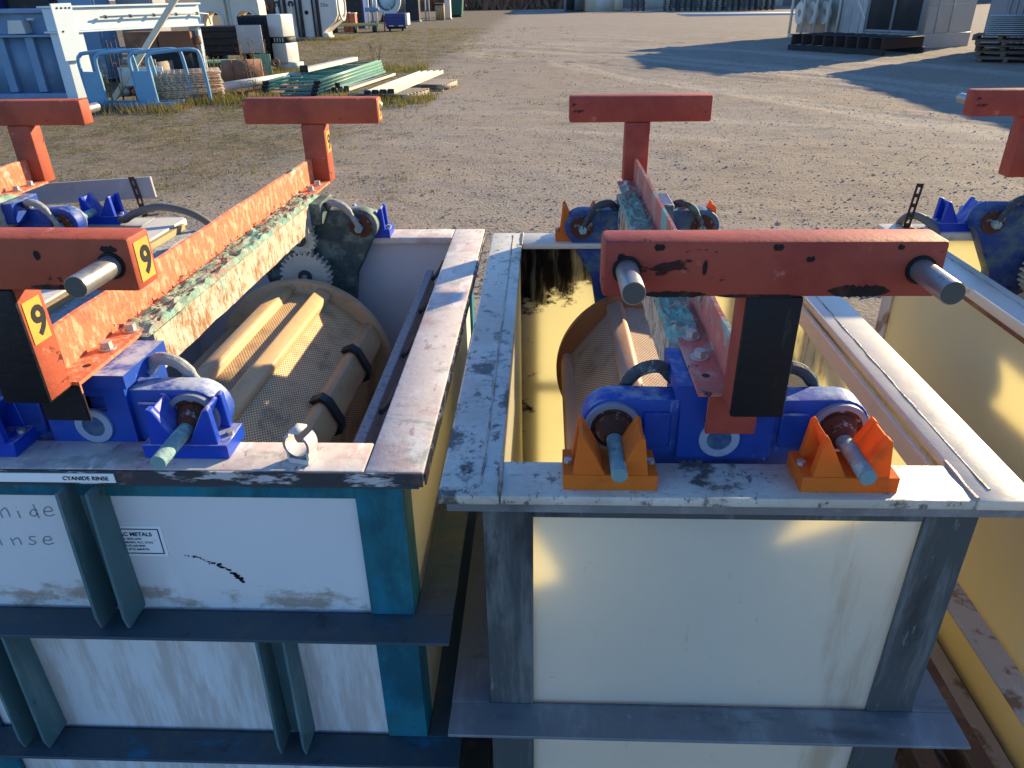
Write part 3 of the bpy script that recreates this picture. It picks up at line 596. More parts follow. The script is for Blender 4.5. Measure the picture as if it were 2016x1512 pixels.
def make_rig(label, cx, yo, leg, fl, M, brad, ribs, door=None, numbers=False, psh=(0, 0), zc=.68):
    t = thing('plating_barrel', label, 'plating barrel', (cx, 1.7+yo, .40), org=(cx, 1.7, .40))
    s = 1 if fl > leg else -1
    # two T shaped lifting ends
    for (yb0, yb1, out) in ((.955, 1.015, -1), (2.485, 2.545, 1)):
        cb = mk('crossbar', BX(cx-.2245, cx+.2245, yb0, yb1, 1.378, 1.457), M['bar'], t, bev=.0065, seg=2)
        for q in (-1, 1):
            yo_, yi_ = (yb0, yb0-.088) if out < 0 else (yb1, yb1+.088)
            p = mk('lifting_pin', CY((cx+q*.193, yo_-out*.01, 1.418), (cx+q*.193, yi_, 1.418), .0152, n=24), m_steel, t)
            mk('pin_end', CY((cx+q*.193, yi_, 1.418), (cx+q*.193, yi_+out*.0015, 1.418), .0138, n=24), m_pinend, p)
            mk('pin_collar', ring(bmesh.new(), (cx+q*.193, yo_+out*.0015, 1.418), (0,1,0), .0148, .0195, .004), m_black, cb)
        ps = psh[0] if out < 0 else psh[1]
        po = mk('post', BX(cx-.052+ps, cx+.026+ps, yb0+.004, yb1+.006, 1.186, 1.3775), M['bar'], t, bev=.005, seg=2)
        if out < 0: two_tone(po, m_black, lambda n, c: c.y < yb0+.0085-1.7 or c.z < 1.1925-.40)
        if numbers:
            sticker9(t, cx+.2247, (yb0+yb1)/2, 1.418, .038, .058); sticker9(t, cx+.0262+ps, (yb0+yb1)/2+.004, 1.318, .040, .068)
    # angle iron
    lx = cx+leg; fx = cx+fl; bm = bmesh.new(); x0, x1 = sorted((lx, fx)); e = .0035
    prof = [(lx-s*e, 1.187), (fx, 1.187), (fx, 1.1935), (lx+s*e, 1.1935), (lx+s*e, 1.268), (lx-s*e, 1.270)]
    prism(bm, prof, 1.0225, 2.4875)
    bmesh.ops.subdivide_edges(bm, edges=[q for q in bm.edges if abs(q.verts[0].co.y-q.verts[1].co.y) > 1], cuts=50)
    for v in bm.verts:
        if v.co.z > 1.26: v.co.z += mnoise.noise(V(0, v.co.y*9, cx*7))*.0025; v.co.x += mnoise.noise(V(3, v.co.y*5, cx*7))*.0015
    mk('angle_beam', bm, M['angle'], t)
    tb = mk('end_tab', BX(cx-.045, cx+.034, 1.0225, 1.030, 1.118, 1.186), M['angle'], t, bev=.002)
    two_tone(tb, m_black if s > 0 else M['bar'], lambda n, c: n.y < -.5)
    # scaled conductor bar and its crust
    b0, b1 = sorted((fx - s*.034, fx + s*.014))
    mk('conductor_bar', lumpy(bmesh.new(), b0, b1, 1.238, 2.255, 1.106, 1.184, .0022, cx*10), m_bar, t)
    bm = bmesh.new(); L = []; n1, n2 = 150, 12
    for j in range(n1+1):
        y = 1.215 + 1.10*j/n1; row = []
        for i in range(n2+1):
            f = i/n2; x = lx + s*.005 + (fx + s*.018 - lx - s*.005)*f
            edge = min(1, min(j, n1-j)/5) * min(1, i/1.5) * min(1, (n2-i)/1.0)
            h = .0045 + .010*mnoise.noise(V(x*70, y*32, cx*9)) + .009*abs(mnoise.noise(V(x*140+3, y*75, cx*5)))
            row.append(bm.verts.new((x + .002*mnoise.noise(V(x*90, y*60, 4)), y + .003*mnoise.noise(V(x*90, y*60, 14)), 1.1925 + max(-.002, h)*edge - (1-edge)*.004)))
        L.append(row)
    for a, b in zip(L, L[1:]):
        for k in range(n2): bm.faces.new((a[k], a[k+1], b[k+1], b[k]))
    mk('scale_crust', bm, m_crust, t)
    bm = bmesh.new()
    for k in range(150):
        f = random.random(); y = random.uniform(1.22, 2.36); x = lx + s*(.006 + f*(abs(fx-lx)-.002)); z = 1.199 + random.uniform(0,.007)
        a = random.uniform(0, 6.28); ln = random.uniform(.004,.014); wd = random.uniform(.003,.008); c, d = math.cos(a), math.sin(a); pv = None
        for i in range(4):
            g = i/3; lz = z + ln*.55*g*g; px = x + c*ln*g; py = y + d*ln*g
            cur = (bm.verts.new((px-d*wd/2*(1-g*.4), py+c*wd/2*(1-g*.4), lz)), bm.verts.new((px+d*wd/2*(1-g*.4), py-c*wd/2*(1-g*.4), lz)))
            if pv: bm.faces.new((pv[0], pv[1], cur[1], cur[0]))
            pv = cur
    mk('peeling_flakes', bm, m_flake, t, kind='stuff')
    for yy in (1.150, 1.232, 2.352, 2.425):
        bx = (lx+fx)/2 + s*.004
        w_ = mk('washer', CY((bx, yy, 1.1937), (bx, yy, 1.1962), .0155, n=20), m_bolt, t)
        mk('bolt_head', CY((bx, yy, 1.1962), (bx, yy, 1.2080), .0105, .0098, n=6), m_bolt, w_)
    mk('bolt_hole', CY((lx+s*.034, 1.082, 1.1937), (lx+s*.034, 1.082, 1.1941), .0065, n=14), m_black, t)
    # hangers
    def outline():
        P = [(cx-.08, 1.150)]
        P += [(cx-.187+.052*math.cos(a), 1.10+.052*math.sin(a)) for a in [R(90+i*14) for i in range(11)]]
        P += [(cx-.150, .93), (cx-.128, .80), (cx-.105, .63), (cx-.055, .575)]
        Q = [(2*cx-x, z) for x, z in P[::-1]]
        return P + Q
    for front in (True, False):
        y0, y1 = (1.078, 1.128) if front else (2.272, 2.325)
        hm = M['hang'] if front else M['hangfar']
        if front: lo, hi = 1.066, 1.205
        else: lo, hi = 2.205, 2.345
        hg = mk('hanger_plate', PR(outline(), y0, y1), hm, t, bev=.004, seg=2)
        if front:
            # casting block with a square pocket in its face
            bm = bmesh.new(); pk = cx + s*.020
            box(bm, cx-.078, pk-.017, lo, hi, 1.040, 1.160); box(bm, pk+.017, cx+.078, lo, hi, 1.040, 1.160)
            box(bm, pk-.017, pk+.017, lo, hi, 1.040, 1.112); box(bm, pk-.017, pk+.017, lo, hi, 1.142, 1.160); box(bm, pk-.017, pk+.017, lo+.03, hi, 1.112, 1.142)
            box(bm, cx-.088, cx+.088, lo-.006, hi, 1.1605, 1.1860)
            bmesh.ops.remove_doubles(bm, verts=bm.verts, dist=1e-5)
            mk('block', bm, hm, hg)
            box_r = ring(bmesh.new(), (cx+(.006 if s > 0 else -.010), lo-.002, 1.084), (0,1,0), .0205, .0335, .006); mk('sight_ring', box_r, m_clear, hg)
            mk('ring_centre', CY((cx+(.006 if s > 0 else -.010), lo-.0025, 1.084), (cx+(.006 if s > 0 else -.010), lo+.004, 1.084), .0203, n=24), m_bluedirty, hg)
            for q in (-1, 1):   # raised rib lines of the arms
                a = sorted((cx+q*.090, cx+q*.136)); mk('arm_web', BX(a[0], a[1], y0-.007, y0-.0005, 1.062, 1.128), hm, hg, bev=.003)
        else:
            mk('block', BX(cx-.076, cx+.084, lo, hi, 1.120, 1.186), hm, hg, bev=.004)
        for q in (-1, 1):
            bx, bz = cx+q*.187, 1.10
            f = -1 if front else 1; yf = y0 if front else y1; yin = y1 if front else y0
            mk('boss_sleeve', ring(bmesh.new(), (bx, yf+f*.004, bz), (0,1,0), .0375, .047, .012), m_ringgrey, hg)
            bu = mk('bushing', CY((bx, yf-f*.004, bz), (bx, yf+f*.004, bz), .037, n=28), m_rustbush, hg)
            mk('bushing_cone', CY((bx, yf+f*.004, bz-.002), (bx, yf+f*.034, bz-.006), .031, .017, n=24), m_rustbush, bu)
            tip = .940 if front else 2.455
            mk('contact_pin', CY((bx-q*.001, yf, bz-.006), (bx, tip, bz-.0065), .0135, .0128, n=18), m_teal_pin, hg)
            # inner side: bush face, lug and cable
            mk('bushing', CY((bx, yin+f*.004, bz), (bx, yin-f*.006, bz), .036, n=28), m_rustbush, hg)
            mk('cable_lug', CY((bx-q*.004, yin-f*.004, bz-.004), (bx-q*.004, yin-f*.026, bz-.004), .013, n=6), m_teal_pin, hg)
            yk = yin - f*.018
            P = spline([(cx+q*.078, (lo+hi)/2+.02, 1.150), (cx+q*.105, yk, 1.178), (cx+q*.142, yk, 1.168), (cx+q*.170, yk, 1.130), (bx-q*.004, yk, 1.100)], 6)
            n_ = len(P); sl_ = mk('cable', TB(P, [.0115 if i < n_*.62 else .0085 for i in range(n_)], n=10), M['cable'], hg)
    # drive gears and barrel
    mk('drive_gear', gear((cx+.002, 2.232, 1.068), .049, 17, .026, 0), m_gear, t); mk('drive_gear', gear((cx+.002, 2.228, .950), .084, 28, .030, 0), m_gear, t)
    for zz, r_ in ((1.068, .014), (.950, .018)):
        mk('gear_hub', ring(bmesh.new(), (cx+.002, 2.212, zz), (0,1,0), r_*.5, r_*1.25, .008), m_greyd, t); mk('gear_bolt', CY((cx+.002, 2.214, zz), (cx+.002, 2.202, zz), r_*.5, n=6), m_bolt, t)
    by0, by1 = 1.205, 2.145
    for a, b in ((by0, by0+.022), (by1-.022, by1)): mk('end_disc', CY((cx, a, zc), (cx, b, zc), brad, n=72), M['disc'], t, bev=.003)
    mk('ring_gear', CY((cx, by1+.001, zc), (cx, by1+.055, zc), brad*.62, n=48), m_gear, t)
    for a, b in ((1.128, by0), (by1+.055, 2.272)): mk('trunnion', CY((cx, a+.001, zc), (cx, b-.001, zc), .055, n=24), M['disc'], t)
    rb = brad*.93; P3 = []
    for i, ang in enumerate(ribs):
        a = R(ang); er = V(math.cos(a), 0, math.sin(a)); et = V(-math.sin(a), 0, math.cos(a)); c0 = V(cx, 0, zc); isd = (door == i)
        hw = .026 if not isd else .045; q = []
        for u, v_ in ((-hw, rb-.040), (hw, rb-.040), (hw, rb-.006), (hw*.72, rb+.004), (-hw*.72, rb+.004), (-hw, rb-.006)):
            p = c0 + et*u + er*v_; q.append((p.x, p.z))
        mk('door_rail' if isd else 'rib', PR(q, by0+.023, by1-.023), M['rib'], t, bev=.002)
        P3.append((c0 + er*(rb-.022) - et*hw*.9, c0 + er*(rb-.022) + et*hw*.9))
        if isd:
            for yy in (1.60, 1.90):
                pts = []
                for u, v_ in ((-hw-.012, rb-.05), (-hw-.012, rb+.002), (-hw*.7, rb+.016), (hw*.7, rb+.016), (hw+.012, rb+.002), (hw+.012, rb-.05), (hw+.003, rb-.05), (hw+.003, rb-.003), (hw*.68, rb+.0065), (-hw*.68, rb+.0065), (-hw-.003, rb-.003), (-hw-.003, rb-.05)):
                    p = c0 + et*u + er*v_; pts.append((p.x, p.z))
                mk('door_clamp', PR(pts, yy, yy+.032), m_clamp, t)
    n = len(ribs)
    for i in range(n):
        a = P3[i][0]; b = P3[(i+1) % n][1]
        slab_panel(t, 'mesh_panel', (a.x, a.z), (b.x, b.z), by0+.023, by1-.023, -.006, M['perf'])
    return t
MO = dict(bar=m_orange, angle=m_angle, hang=m_bluec, hangfar=m_bluegreen, cable=m_cable, disc=m_disc, rib=m_ribt, perf=m_perf)
MRd = dict(bar=m_red, angle=m_angle2, hang=m_blue, hangfar=m_bluedirty, cable=m_cabled, disc=m_disco, rib=m_ribo, perf=m_perfo)
rigL = make_rig('tan plating barrel with orange lifting frame numbered 9 resting in the cyanide rinse tank', -.782, .028, -.020, .036, MO, .281, [99, 71, 24, -36, -96, -156, 156], door=2, numbers=True, psh=(0, .012), zc=.688); rigL.rotation_euler.z = R(-1.5)
rigC = make_rig('orange brown plating barrel with faded red lifting frame and black fronted post', .305, .0, -.006, -.062, MRd, .262, [112, 56, 0, -60, -120, 172], psh=(.025, .009))
rigR = make_rig('plating barrel with grimy blue hanger resting in the rusty framed cream tank', 1.575, .04, .010, .064, dict(MRd, disc=m_disc, rib=m_ribt, perf=m_perf), .262, [100, 40, -20, -80, -140, 160])
rigF = make_rig('plating barrel with clean orange lifting frame in the grey rimmed tank', -1.762, .055, -.020, .036, dict(MO, hangfar=m_blue), .262, [100, 40, -20, -80, -140, 160])
# chipped paint on the near crossbars: ragged bare patches
m_bare = mat('bare_primer', (.022, .014, .013), .7, layers=[((.09,.035,.02), 40, (1,1,1), .5, .64, .7)], bump=.5, spec=.2)
def chip(rig, x0, x1, z0, z1, yb=.955):
    n = max(10, int((x1-x0)/.004)); up_, dn = [], []
    for i in range(n+1):
        f = i/n; x = x0 + (x1-x0)*f; e = min(1, 5*min(f, 1-f)+.15); h = (z1-z0)/2*e; c = (z0+z1)/2
        up_.append((x, c + h*random.uniform(.55, 1.05))); dn.append((x, c - h*random.uniform(.75, 1.05)))
    bm = bmesh.new(); A = [[bm.verts.new((x, yb-.0005, z)) for x, z in L] for L in (dn, up_)]
    for i in range(n): bm.faces.new((A[0][i], A[0][i+1], A[1][i+1], A[1][i]))
    mk('paint_chip', bm, m_bare, rig, flat=True)
def bx_(px): return .0805 + (px-1188)*.000647
def bz_(py): return 1.457 - (py-480)*.000718
for a, b, c, d in ((1655,1782,589,563), (1272,1405,589,576), (1290,1312,498,484), (1530,1552,498,484), (1778,1792,497,486), (1430,1600,590,583), (1392,1402,545,515), (1216,1232,520,500), (1600,1618,520,508)):
    chip(rigC, bx_(a), bx_(b), bz_(c), bz_(d))
for a, b, c, d in ((-.72,-.66,1.381,1.389), (-.93,-.80,1.380,1.386), (-.60,-.575,1.436,1.447), (-.80,-.776,1.432,1.444), (-.70,-.69,1.425,1.44)): chip(rigL, a, b, c, d)
# green crumbs on the brown barrel
bm = bmesh.new(); c0 = V(.305, 0, .68); a0, a1 = R(112), R(56); rb = .262*.93 - .020
p0 = c0 + V(math.cos(a0), 0, math.sin(a0))*rb; p1 = c0 + V(math.cos(a1), 0, math.sin(a1))*rb
for k in range(1500):
    y = random.choice((random.gauss(1.92,.07), random.gauss(1.74,.06), random.uniform(1.45,2.1))); f = random.choice((random.gauss(.45,.18), random.uniform(.1,.95)))
    if not (1.24 < y < 2.11 and .06 < f < .95): continue
    p = p0.lerp(p1, f); r_ = random.uniform(.0018,.0062); c = V(p.x, y, p.z+r_*.5)
    q = [bm.verts.new(c + V(random.uniform(-1,1), random.uniform(-1,1), random.uniform(-.3,1))*r_) for _ in range(4)]
    for f_ in ((0,1,2),(0,3,1),(1,3,2),(2,3,0)): bm.faces.new([q[i] for i in f_])
mk('green_deposit', bm, m_crumb, rigC, kind='stuff', flat=True)

# ------------------------------------------------------------------ loose things on the tanks
cl = thing('pipe_clip', 'small grey plastic pipe clip standing on the stained white rim', 'clip', (-.408, 1.040, 1.0505), R(-14))
bm = bmesh.new(); n = 22; ro, ri = .025, .020
for i in range(n):
    a0, a1 = [R(-225 + 270*(i+k)/n) for k in (0, 1)]
    q = [(r_*math.cos(a), .036 + r_*math.sin(a)) for r_, a in ((ri, a0), (ro, a0), (ro, a1), (ri, a1))]
    prism(bm, q, -.014, .014)
bmesh.ops.remove_doubles(bm, verts=bm.verts, dist=1e-5)
mk('jaw', bm, m_clip, cl)
bm = bmesh.new(); box(bm, -.019, .019, -.0145, .0145, 0, .010); box(bm, -.021, -.016, -.0145, .0145, .010, .026); box(bm, .016, .021, -.0145, .0145, .010, .026)
mk('foot', bm, m_clip, cl, bev=.001); mk('latch', BX(-.009, .009, -.0145, .0145, .0595, .0635), m_clip, cl)
hs = mk('hose', TB(spline([(-1.56, 2.60, 1.068), (-1.47, 2.50, 1.068), (-1.40, 2.46, 1.10), (-1.30, 2.45, 1.125), (-1.19, 2.45, 1.10), (-1.12, 2.46, 1.03), (-1.10, 2.50, .9)], 8), .013, n=10), m_hose); tag(hs, 'black rubber hose arching over the pale boards by the grey rimmed tank', 'hose')
hs = mk('hose', TB(spline([(1.20, 2.52, .90), (1.185, 2.49, 1.02), (1.19, 2.455, 1.075), (1.215, 2.42, 1.088), (1.245, 2.36, 1.06), (1.25, 2.32, .98)], 8), .0125, n=10), m_hose); tag(hs, 'grey hose hooked over the rim corner of the rusty framed tank', 'hose')
b1 = mk('pale_board', BR((-1.335, 1.25, 1.062), (-1.295, 2.50, 1.062), .105, .022), m_boardw, bev=.002); tag(b1, 'long pale plastic board lying along the tank rim, topped by nothing', 'board')
b1['label'] = 'wide pale plastic board lying lengthwise beside the cyanide rinse tank rim'
b2 = mk('timber_strip', BR((-1.272, 1.25, 1.060), (-1.232, 2.44, 1.060), .016, .018), m_wood); tag(b2, 'thin yellow timber strip lying beside the pale plastic board', 'timber')
# old rails on the ground between the cream tanks
for i, (x, h, lb) in enumerate(((.930, .10, 'rusty steel rail on the ground beside the grey framed tank'), (1.035, .13, 'flaking rusty rail on the ground under the rusty framed tank'))):
    bm = bmesh.new(); box(bm, x-.030, x+.030, .95, 2.6, 0, .014); box(bm, x-.006, x+.006, .95, 2.6, .0145, h-.015); box(bm, x-.026, x+.026, .95, 2.6, h-.0145, h)
    tag(mk('rusty_rail', bm, m_rust, bev=.002), lb, 'rail')
tm = mk('timber_bearer', BX(-.20, -.125, .80, 2.5, .0, .085), m_greyd, bev=.004); tag(tm, 'dark timber bearer on the ground in the gap between the tanks', 'timber')

# ------------------------------------------------------------------ scrap yard: materials
m_lb = mat('pale_blue_machine_paint', (.58, .67, .70), .55, layers=[((.60,.66,.68), 3, (1,1,1), .5, .7, .6), ((.20,.17,.14), 7, (1,1,.6), .66, .74, .6)], bump=.1, vscale=1)
m_mb = mat('mid_blue_machine_paint', (.16, .27, .40), .55, layers=[((.25,.38,.50), 2, (1,1,1), .5, .7, .6), ((.10,.09,.08), 6, (1,1,1), .66, .74, .7)], bump=.1, vscale=1)
m_hoop = mat('hoop_blue_paint', (.15, .33, .47), .5, layers=[((.30,.48,.58), 4, (1,1,1), .52, .7, .6), ((.12,.07,.04), 9, (1,1,1), .66, .72, .7)], bump=.1, vscale=1)
m_bw = mat('scrap_white_paint', (.60, .58, .52), .5, layers=[((.46,.38,.26), 2, (1,1,.5), .58, .72, .5), ((.14,.10,.07), 6, (1,1,1), .68, .74, .6)], bump=.08, vscale=1)
m_cream = mat('scrap_cream_paint', (.66, .58, .44), .6, layers=[((.40,.30,.20), 2, (1,1,.6), .56, .72, .5)], bump=.1, vscale=1)
m_brust = mat('scrap_rust', (.24, .115, .065), .85, layers=[((.38,.20,.12), 3, (1,1,1), .5, .66, .7), ((.07,.035,.025), 5, (1,1,1), .56, .7, .8)], bump=.3, vscale=1)
m_bdark = mat('scrap_black', (.022, .022, .022), .7, layers=[((.09,.055,.035), 3, (1,1,1), .55, .7, .7)], bump=.2, vscale=1)
m_bgrey = mat('scrap_grey', (.24, .245, .25), .55, metal=.15, layers=[((.36,.35,.33), 2, (1,1,1), .5, .7, .6), ((.13,.10,.08), 4, (1,1,1), .62, .74, .6)], bump=.1, vscale=1)
m_bgreen = mat('scrap_green', (.17, .36, .23), .6, layers=[((.32,.50,.36), 3, (1,1,.5), .5, .7, .6), ((.16,.10,.06), 7, (1,1,1), .66, .74, .7)], bump=.1, vscale=1)
m_rackg = mat('rack_green', (.09, .25, .19), .5, layers=[((.20,.38,.30), 3, (1,1,1), .5, .7, .6), ((.17,.08,.04), 9, (1,1,1), .64, .72, .7)], bump=.1, vscale=1)
m_grate = mat('grate_wire', (.60, .50, .40), .7, layers=[((.36,.15,.07), 2.5, (1,1,2), .5, .64, .8)], bump=.1, vscale=2)
m_pal = mat('weathered_pallet_wood', (.34, .285, .225), .85, layers=[((.18,.14,.11), 6, (.6,4,4), .5, .68, .7)], bump=.3, vscale=2)
m_pald = mat('dark_pallet_wood', (.075, .07, .07), .85, layers=[((.14,.12,.10), 4, (1,1,1), .5, .7, .6)], bump=.2, vscale=1)
m_navy = mat('navy_cart_paint', (.015, .035, .17), .45, bump=.05, vscale=1)
m_acgrey = mat('unit_grey_panel', (.27, .275, .275), .6, layers=[((.20,.205,.20), 1.2, (1,1,.4), .52, .7, .5)], bump=.05, vscale=.8)
m_coil = mat('unit_dark_coil', (.045, .045, .045), .7, layers=[((.085,.08,.075), 3, (1,1,.3), .5, .7, .6)], bump=.6, bscale=24, vscale=1)
m_galv = mat('galvanised_sheet', (.36, .37, .37), .5, metal=.2, layers=[((.60,.60,.60), 2, (1,1,1), .5, .7, .5)], bump=.08, vscale=1)
m_conc = mat('pale_concrete', (.50, .48, .45), .8, bump=.1, vscale=.5)
m_shed = mat('cream_shed_panel', (.62, .53, .38), .7, bump=.05, vscale=.5)
m_red2 = mat('scrap_red', (.40, .11, .06), .6, layers=[((.20,.06,.03), 3, (1,1,1), .5, .7, .6)], bump=.1, vscale=1)
m_yelg = mat('faded_yellow_beam', (.44, .42, .12), .5, layers=[((.60,.56,.30), 3, (1,1,1), .5, .7, .5)], bump=.1, vscale=1)
m_weed = mat('dry_weed', (.22, .15, .085), .9, bump=0, vscale=6, vary=.4)
m_weedg = mat('green_weed', (.11, .12, .04), .9, bump=0, vscale=6, vary=.4)
m_grass = mat('yard_grass', (.175, .160, .048), .9, layers=[((.26,.20,.09), .9, (1,1,1), .45, .6, .85), ((.06,.085,.025), 2.4, (1,1,1), .52, .66, .7)], bump=0, vscale=2, vary=.3, transl=(.45, (1.0, 1.0, .6)))
m_stone = mat('gravel_stones', (.33, .29, .235), .9, layers=[((.17,.14,.11), 9, (1,1,1), .45, .6, .8), ((.55,.50,.42), 7, (1,1,1), .58, .66, .8)], bump=.1, vscale=5)
m_brush = mat('brown_brush', (.20, .105, .065), .95, layers=[((.12,.07,.04), .5, (1,1,1), .45, .6, .8), ((.28,.17,.09), .8, (1,1,1), .55, .66, .6)], bump=0, vscale=1)

def T(name, label, cat, x, y, rz=0, group=None, z=0): return thing(name, label, cat, (x, y, z), rz, group=group)
# --- pale blue machine base with ribbed side
t = T('machine_base', 'blue steel machine base with ribbed side panel under the pale box girder', 'machine', -10.5, 15.7)
mk('side_panel', BX(-1.6, 1.12, 0, .05, .10, 1.12), m_mb, t)
for i, x in enumerate((-1.45, -.87, -.28, .32, .92)): mk('rib', BX(x, x+.17, -.12, -.001, .12, 1.12), m_mb, t, bev=.006)
mk('top_ledge', BX(-1.65, 1.16, -.20, .30, 1.121, 1.165), m_mb, t, bev=.006); mk('base_rail', BX(-1.65, 1.16, -.20, .30, 0, .099), m_mb, t, bev=.006)
bm = bmesh.new(); box(bm, -1.6, 1.10, .10, .16, 1.166, 1.62); box(bm, -1.6, 1.10, -.05, .0995, 1.54, 1.60); box(bm, 1.0, 1.10, -.05, .0995, 1.166, 1.539)
mk('upper_box', bm, m_mb, t, bev=.005)
mk('cable_duct', BX(-1.6, -.30, -.02, .08, 1.44, 1.535), m_brust, t)
for x in (-1.05, .05):
    br = mk('bracket', PR([(x, 1.18), (x+.36, 1.18), (x+.34, 1.42), (x+.06, 1.42)], -.16, .08), m_bw, t, bev=.008)
    mk('bracket_pin', CY((x+.40, -.06, 1.43), (x+.55, -.06, 1.43), .02, n=10), m_bw, br)
# --- box girder running away
t = T('box_girder', 'pale blue steel box girder with end plate standing behind the hoop guards', 'girder', -9.30, 15.35, R(67))
mk('web_plate', BX(0, 3.6, 0, .34, 1.22, 1.62), m_lb, t, bev=.006); mk('top_flange', BX(-.05, 3.62, -.06, .40, 1.621, 1.655), m_lb, t, bev=.004); mk('lower_flange', BX(-.05, 3.62, -.05, .38, 1.185, 1.219), m_lb, t, bev=.004)
ep = mk('end_plate', BX(-.10, .34, -.09, -.061, .70, 1.70), m_lb, t, bev=.006)
for a, b in ((-.02,1.62),(.07,1.62),(.16,1.62),(-.02,1.22),(.24,1.62)): mk('bolt', CY((a+.04, -.10, b), (a+.04, -.09, b), .018, n=8), m_bdark, ep)
mk('leg', BX(.02, .50, .0, .32, 0, 1.184), m_lb, t, bev=.006); mk('leg', BX(3.46, 3.56, .02, .30, 0, 1.184), m_lb, t, bev=.006)
r = mk('oil_pipe', TB([(.9, -.09, 1.44), (3.5, -.09, 1.44), (3.75, -.09, 1.42), (3.78, -.09, 1.2)], .018, n=8), m_bw, t)
for x in (1.0, 1.6, 2.2, 2.8, 3.4): mk('pipe_clip', BX(x, x+.05, -.11, -.061, 1.41, 1.47), m_bdark, r)
# --- hoop guards on a base channel
t = T('hoop_guard', 'blue tubular hoop guard on a channel base beside the wire grate stack', 'guard', -7.40, 13.85)
bm = bmesh.new(); box(bm, -.90, .86, -.18, .22, 0, .02); box(bm, -.90, .86, -.18, -.15, .0205, .12); box(bm, -.90, .86, .19, .22, .0205, .12)
mk('base_channel', bm, m_hoop, t, bev=.004)
for x0 in (-.82, .10):
    for dx, dy in ((0, .1), (.40, -.06)):
        P = [(x0+dx, dy, .02), (x0+dx-.03, dy, .55), (x0+dx-.03, dy, .80), (x0+dx+.01, dy+.02, .88), (x0+dx+.09, dy+.05, .915), (x0+dx+.5, dy+.3, .945), (x0+dx+.66, dy+.4, .93), (x0+dx+.72, dy+.45, .86), (x0+dx+.75, dy+.48, .45), (x0+dx+.76, dy+.49, .0)]
        mk('hoop', TB(spline(P, 5), .032, n=10), m_hoop, t)
    mk('kick_plate', BR((x0+.0, .075, .34), (x0+.40, -.04, .34), .016, .56), m_hoop, t)
# --- stack of wire grates
t = T('grate_stack', 'stack of rusty whitened wire grates between the hoop guards and the weeds', 'grates', -6.83, 14.75, R(24))
def grate_bm():
    bm = bmesh.new()
    for i in range(13): x = -.68+.113*i; box(bm, x-.011, x+.011, -.45, .45, 0, .014)
    for y in (-.44, -.15, .15, .44): box(bm, -.70, .70, y-.009, y+.009, .0145, .026)
    return bm
g0 = None
for k in range(19):
    if g0 is None: g0 = mk('grate', grate_bm(), m_grate, t); o = g0
    else: o = g0.copy(); COL.objects.link(o); o.parent = t
    o.location = (random.gauss(0,.022), random.gauss(0,.022), .02 + k*.0275); o.rotation_euler = (0, 0, random.gauss(0,.014))
# --- rusty boxes and black bins
t = T('rusty_box', 'pair of rusty steel box sections on dark blocks behind the hoop guards', 'scrap steel', -8.55, 18.6, R(-4))
for x in (-1.15, -.32): mk('box_section', BX(x, x+.80, -.22, .22, .66, 1.08), m_brust, t, bev=.01)
mk('end_lug', BX(.481, .60, -.10, .10, .80, .98), m_brust, t); mk('support_block', BX(-1.1, .42, -.25, .25, .0, .655), m_bdark, t)
t = T('black_bin', 'long black steel bin with a grey plate leaning on its end', 'bin', -7.95, 20.6)
mk('body', BX(-.85, .62, 0, 1.0, .42, 1.10), m_bdark, t, bev=.01)
for z in (.50, .66, .82, .98): mk('swage', BX(-.85, .10, -.03, -.001, z, z+.05), m_bdark, t)
mk('skid', BX(-.8, -.6, .1, .9, 0, .419), m_bdark, t); mk('skid', BX(.3, .5, .1, .9, 0, .419), m_bdark, t)
p = mk('cover_plate', BX(.12, .76, -.075, -.045, .47, 1.12), m_galv, t, bev=.004)
for z in (.52, .78, 1.04): mk('hinge', BX(.09, .12, -.08, -.04, z-.02, z+.02), m_bdark, p)
t = T('green_box', 'green painted steel box with open top below the black bin', 'box', -7.75, 19.3)
bm = bmesh.new(); box(bm, -.75, .10, -.3, .3, 0, .36); mk('body', bm, m_bdark, t); mk('lid_edge', BX(-.78, .12, -.32, .32, .361, .40), m_bgreen, t, bev=.005)
mk('door', BX(-.02, .14, -.345, -.321, .02, .33), m_bgreen, t)
t = T('sheet_metal', 'pale green sheet metal panel standing upright by the finned cabinet', 'panel', -6.95, 19.6, R(6))
mk('sheet', BX(-.20, .20, 0, .03, 0, .50), m_bgreen, t, bev=.004); mk('pulley', ring(bmesh.new(), (.32, 0, .30), (0,1,0), .05, .10, .04), m_brust, t); mk('pulley_stem', BX(.20, .24, .0, .03, .24, .36), m_brust, t)
t = T('finned_cabinet', 'white cabinet with black cooling fins standing on end by the verge', 'cabinet', -7.15, 21.55, R(-18))
mk('upper_door', BX(-.02, .42, -.3, .25, .80, 1.34), m_bw, t, bev=.03, seg=3); mk('lower_door', BX(.02, .46, -.3, .25, .18, .66), m_bw, t, bev=.03, seg=3)
mk('hinge_band', BX(.0, .44, -.28, .23, .661, .799), m_bdark, t); mk('foot', BX(.02, .60, -.25, .2, .0, .179), m_bw, t)
for i in range(11): mk('fin', BX(-.95+.085*i, -.93+.085*i, -.30, .25, .10, 1.30), m_bdark, t)
mk('core', BX(-.97, -.021, -.10, .10, .08, 1.32), m_bdark, t)
for i in range(4): mk('vent_lug', BX(.12+.085*i, .15+.085*i, -.305, -.281, .68, .78), m_bw, t)
POLE = (-8.20, 14.62)
t = T('long_pole', 'white square steel pole leaning up over the rusty box sections', 'pole', POLE[0], POLE[1])
mk('tube', BR((0, 0, .02), (2.0, .30, 2.28), .095, .095), m_cream, t, bev=.01); mk('end_shoe', BX(-.1, .1, -.1, .1, 0, .02), m_bdark, t)
t = T('pipe_bundle', 'bundle of rusty pipes lying below the blue machine girder', 'pipes', -8.75, 16.9, R(20))
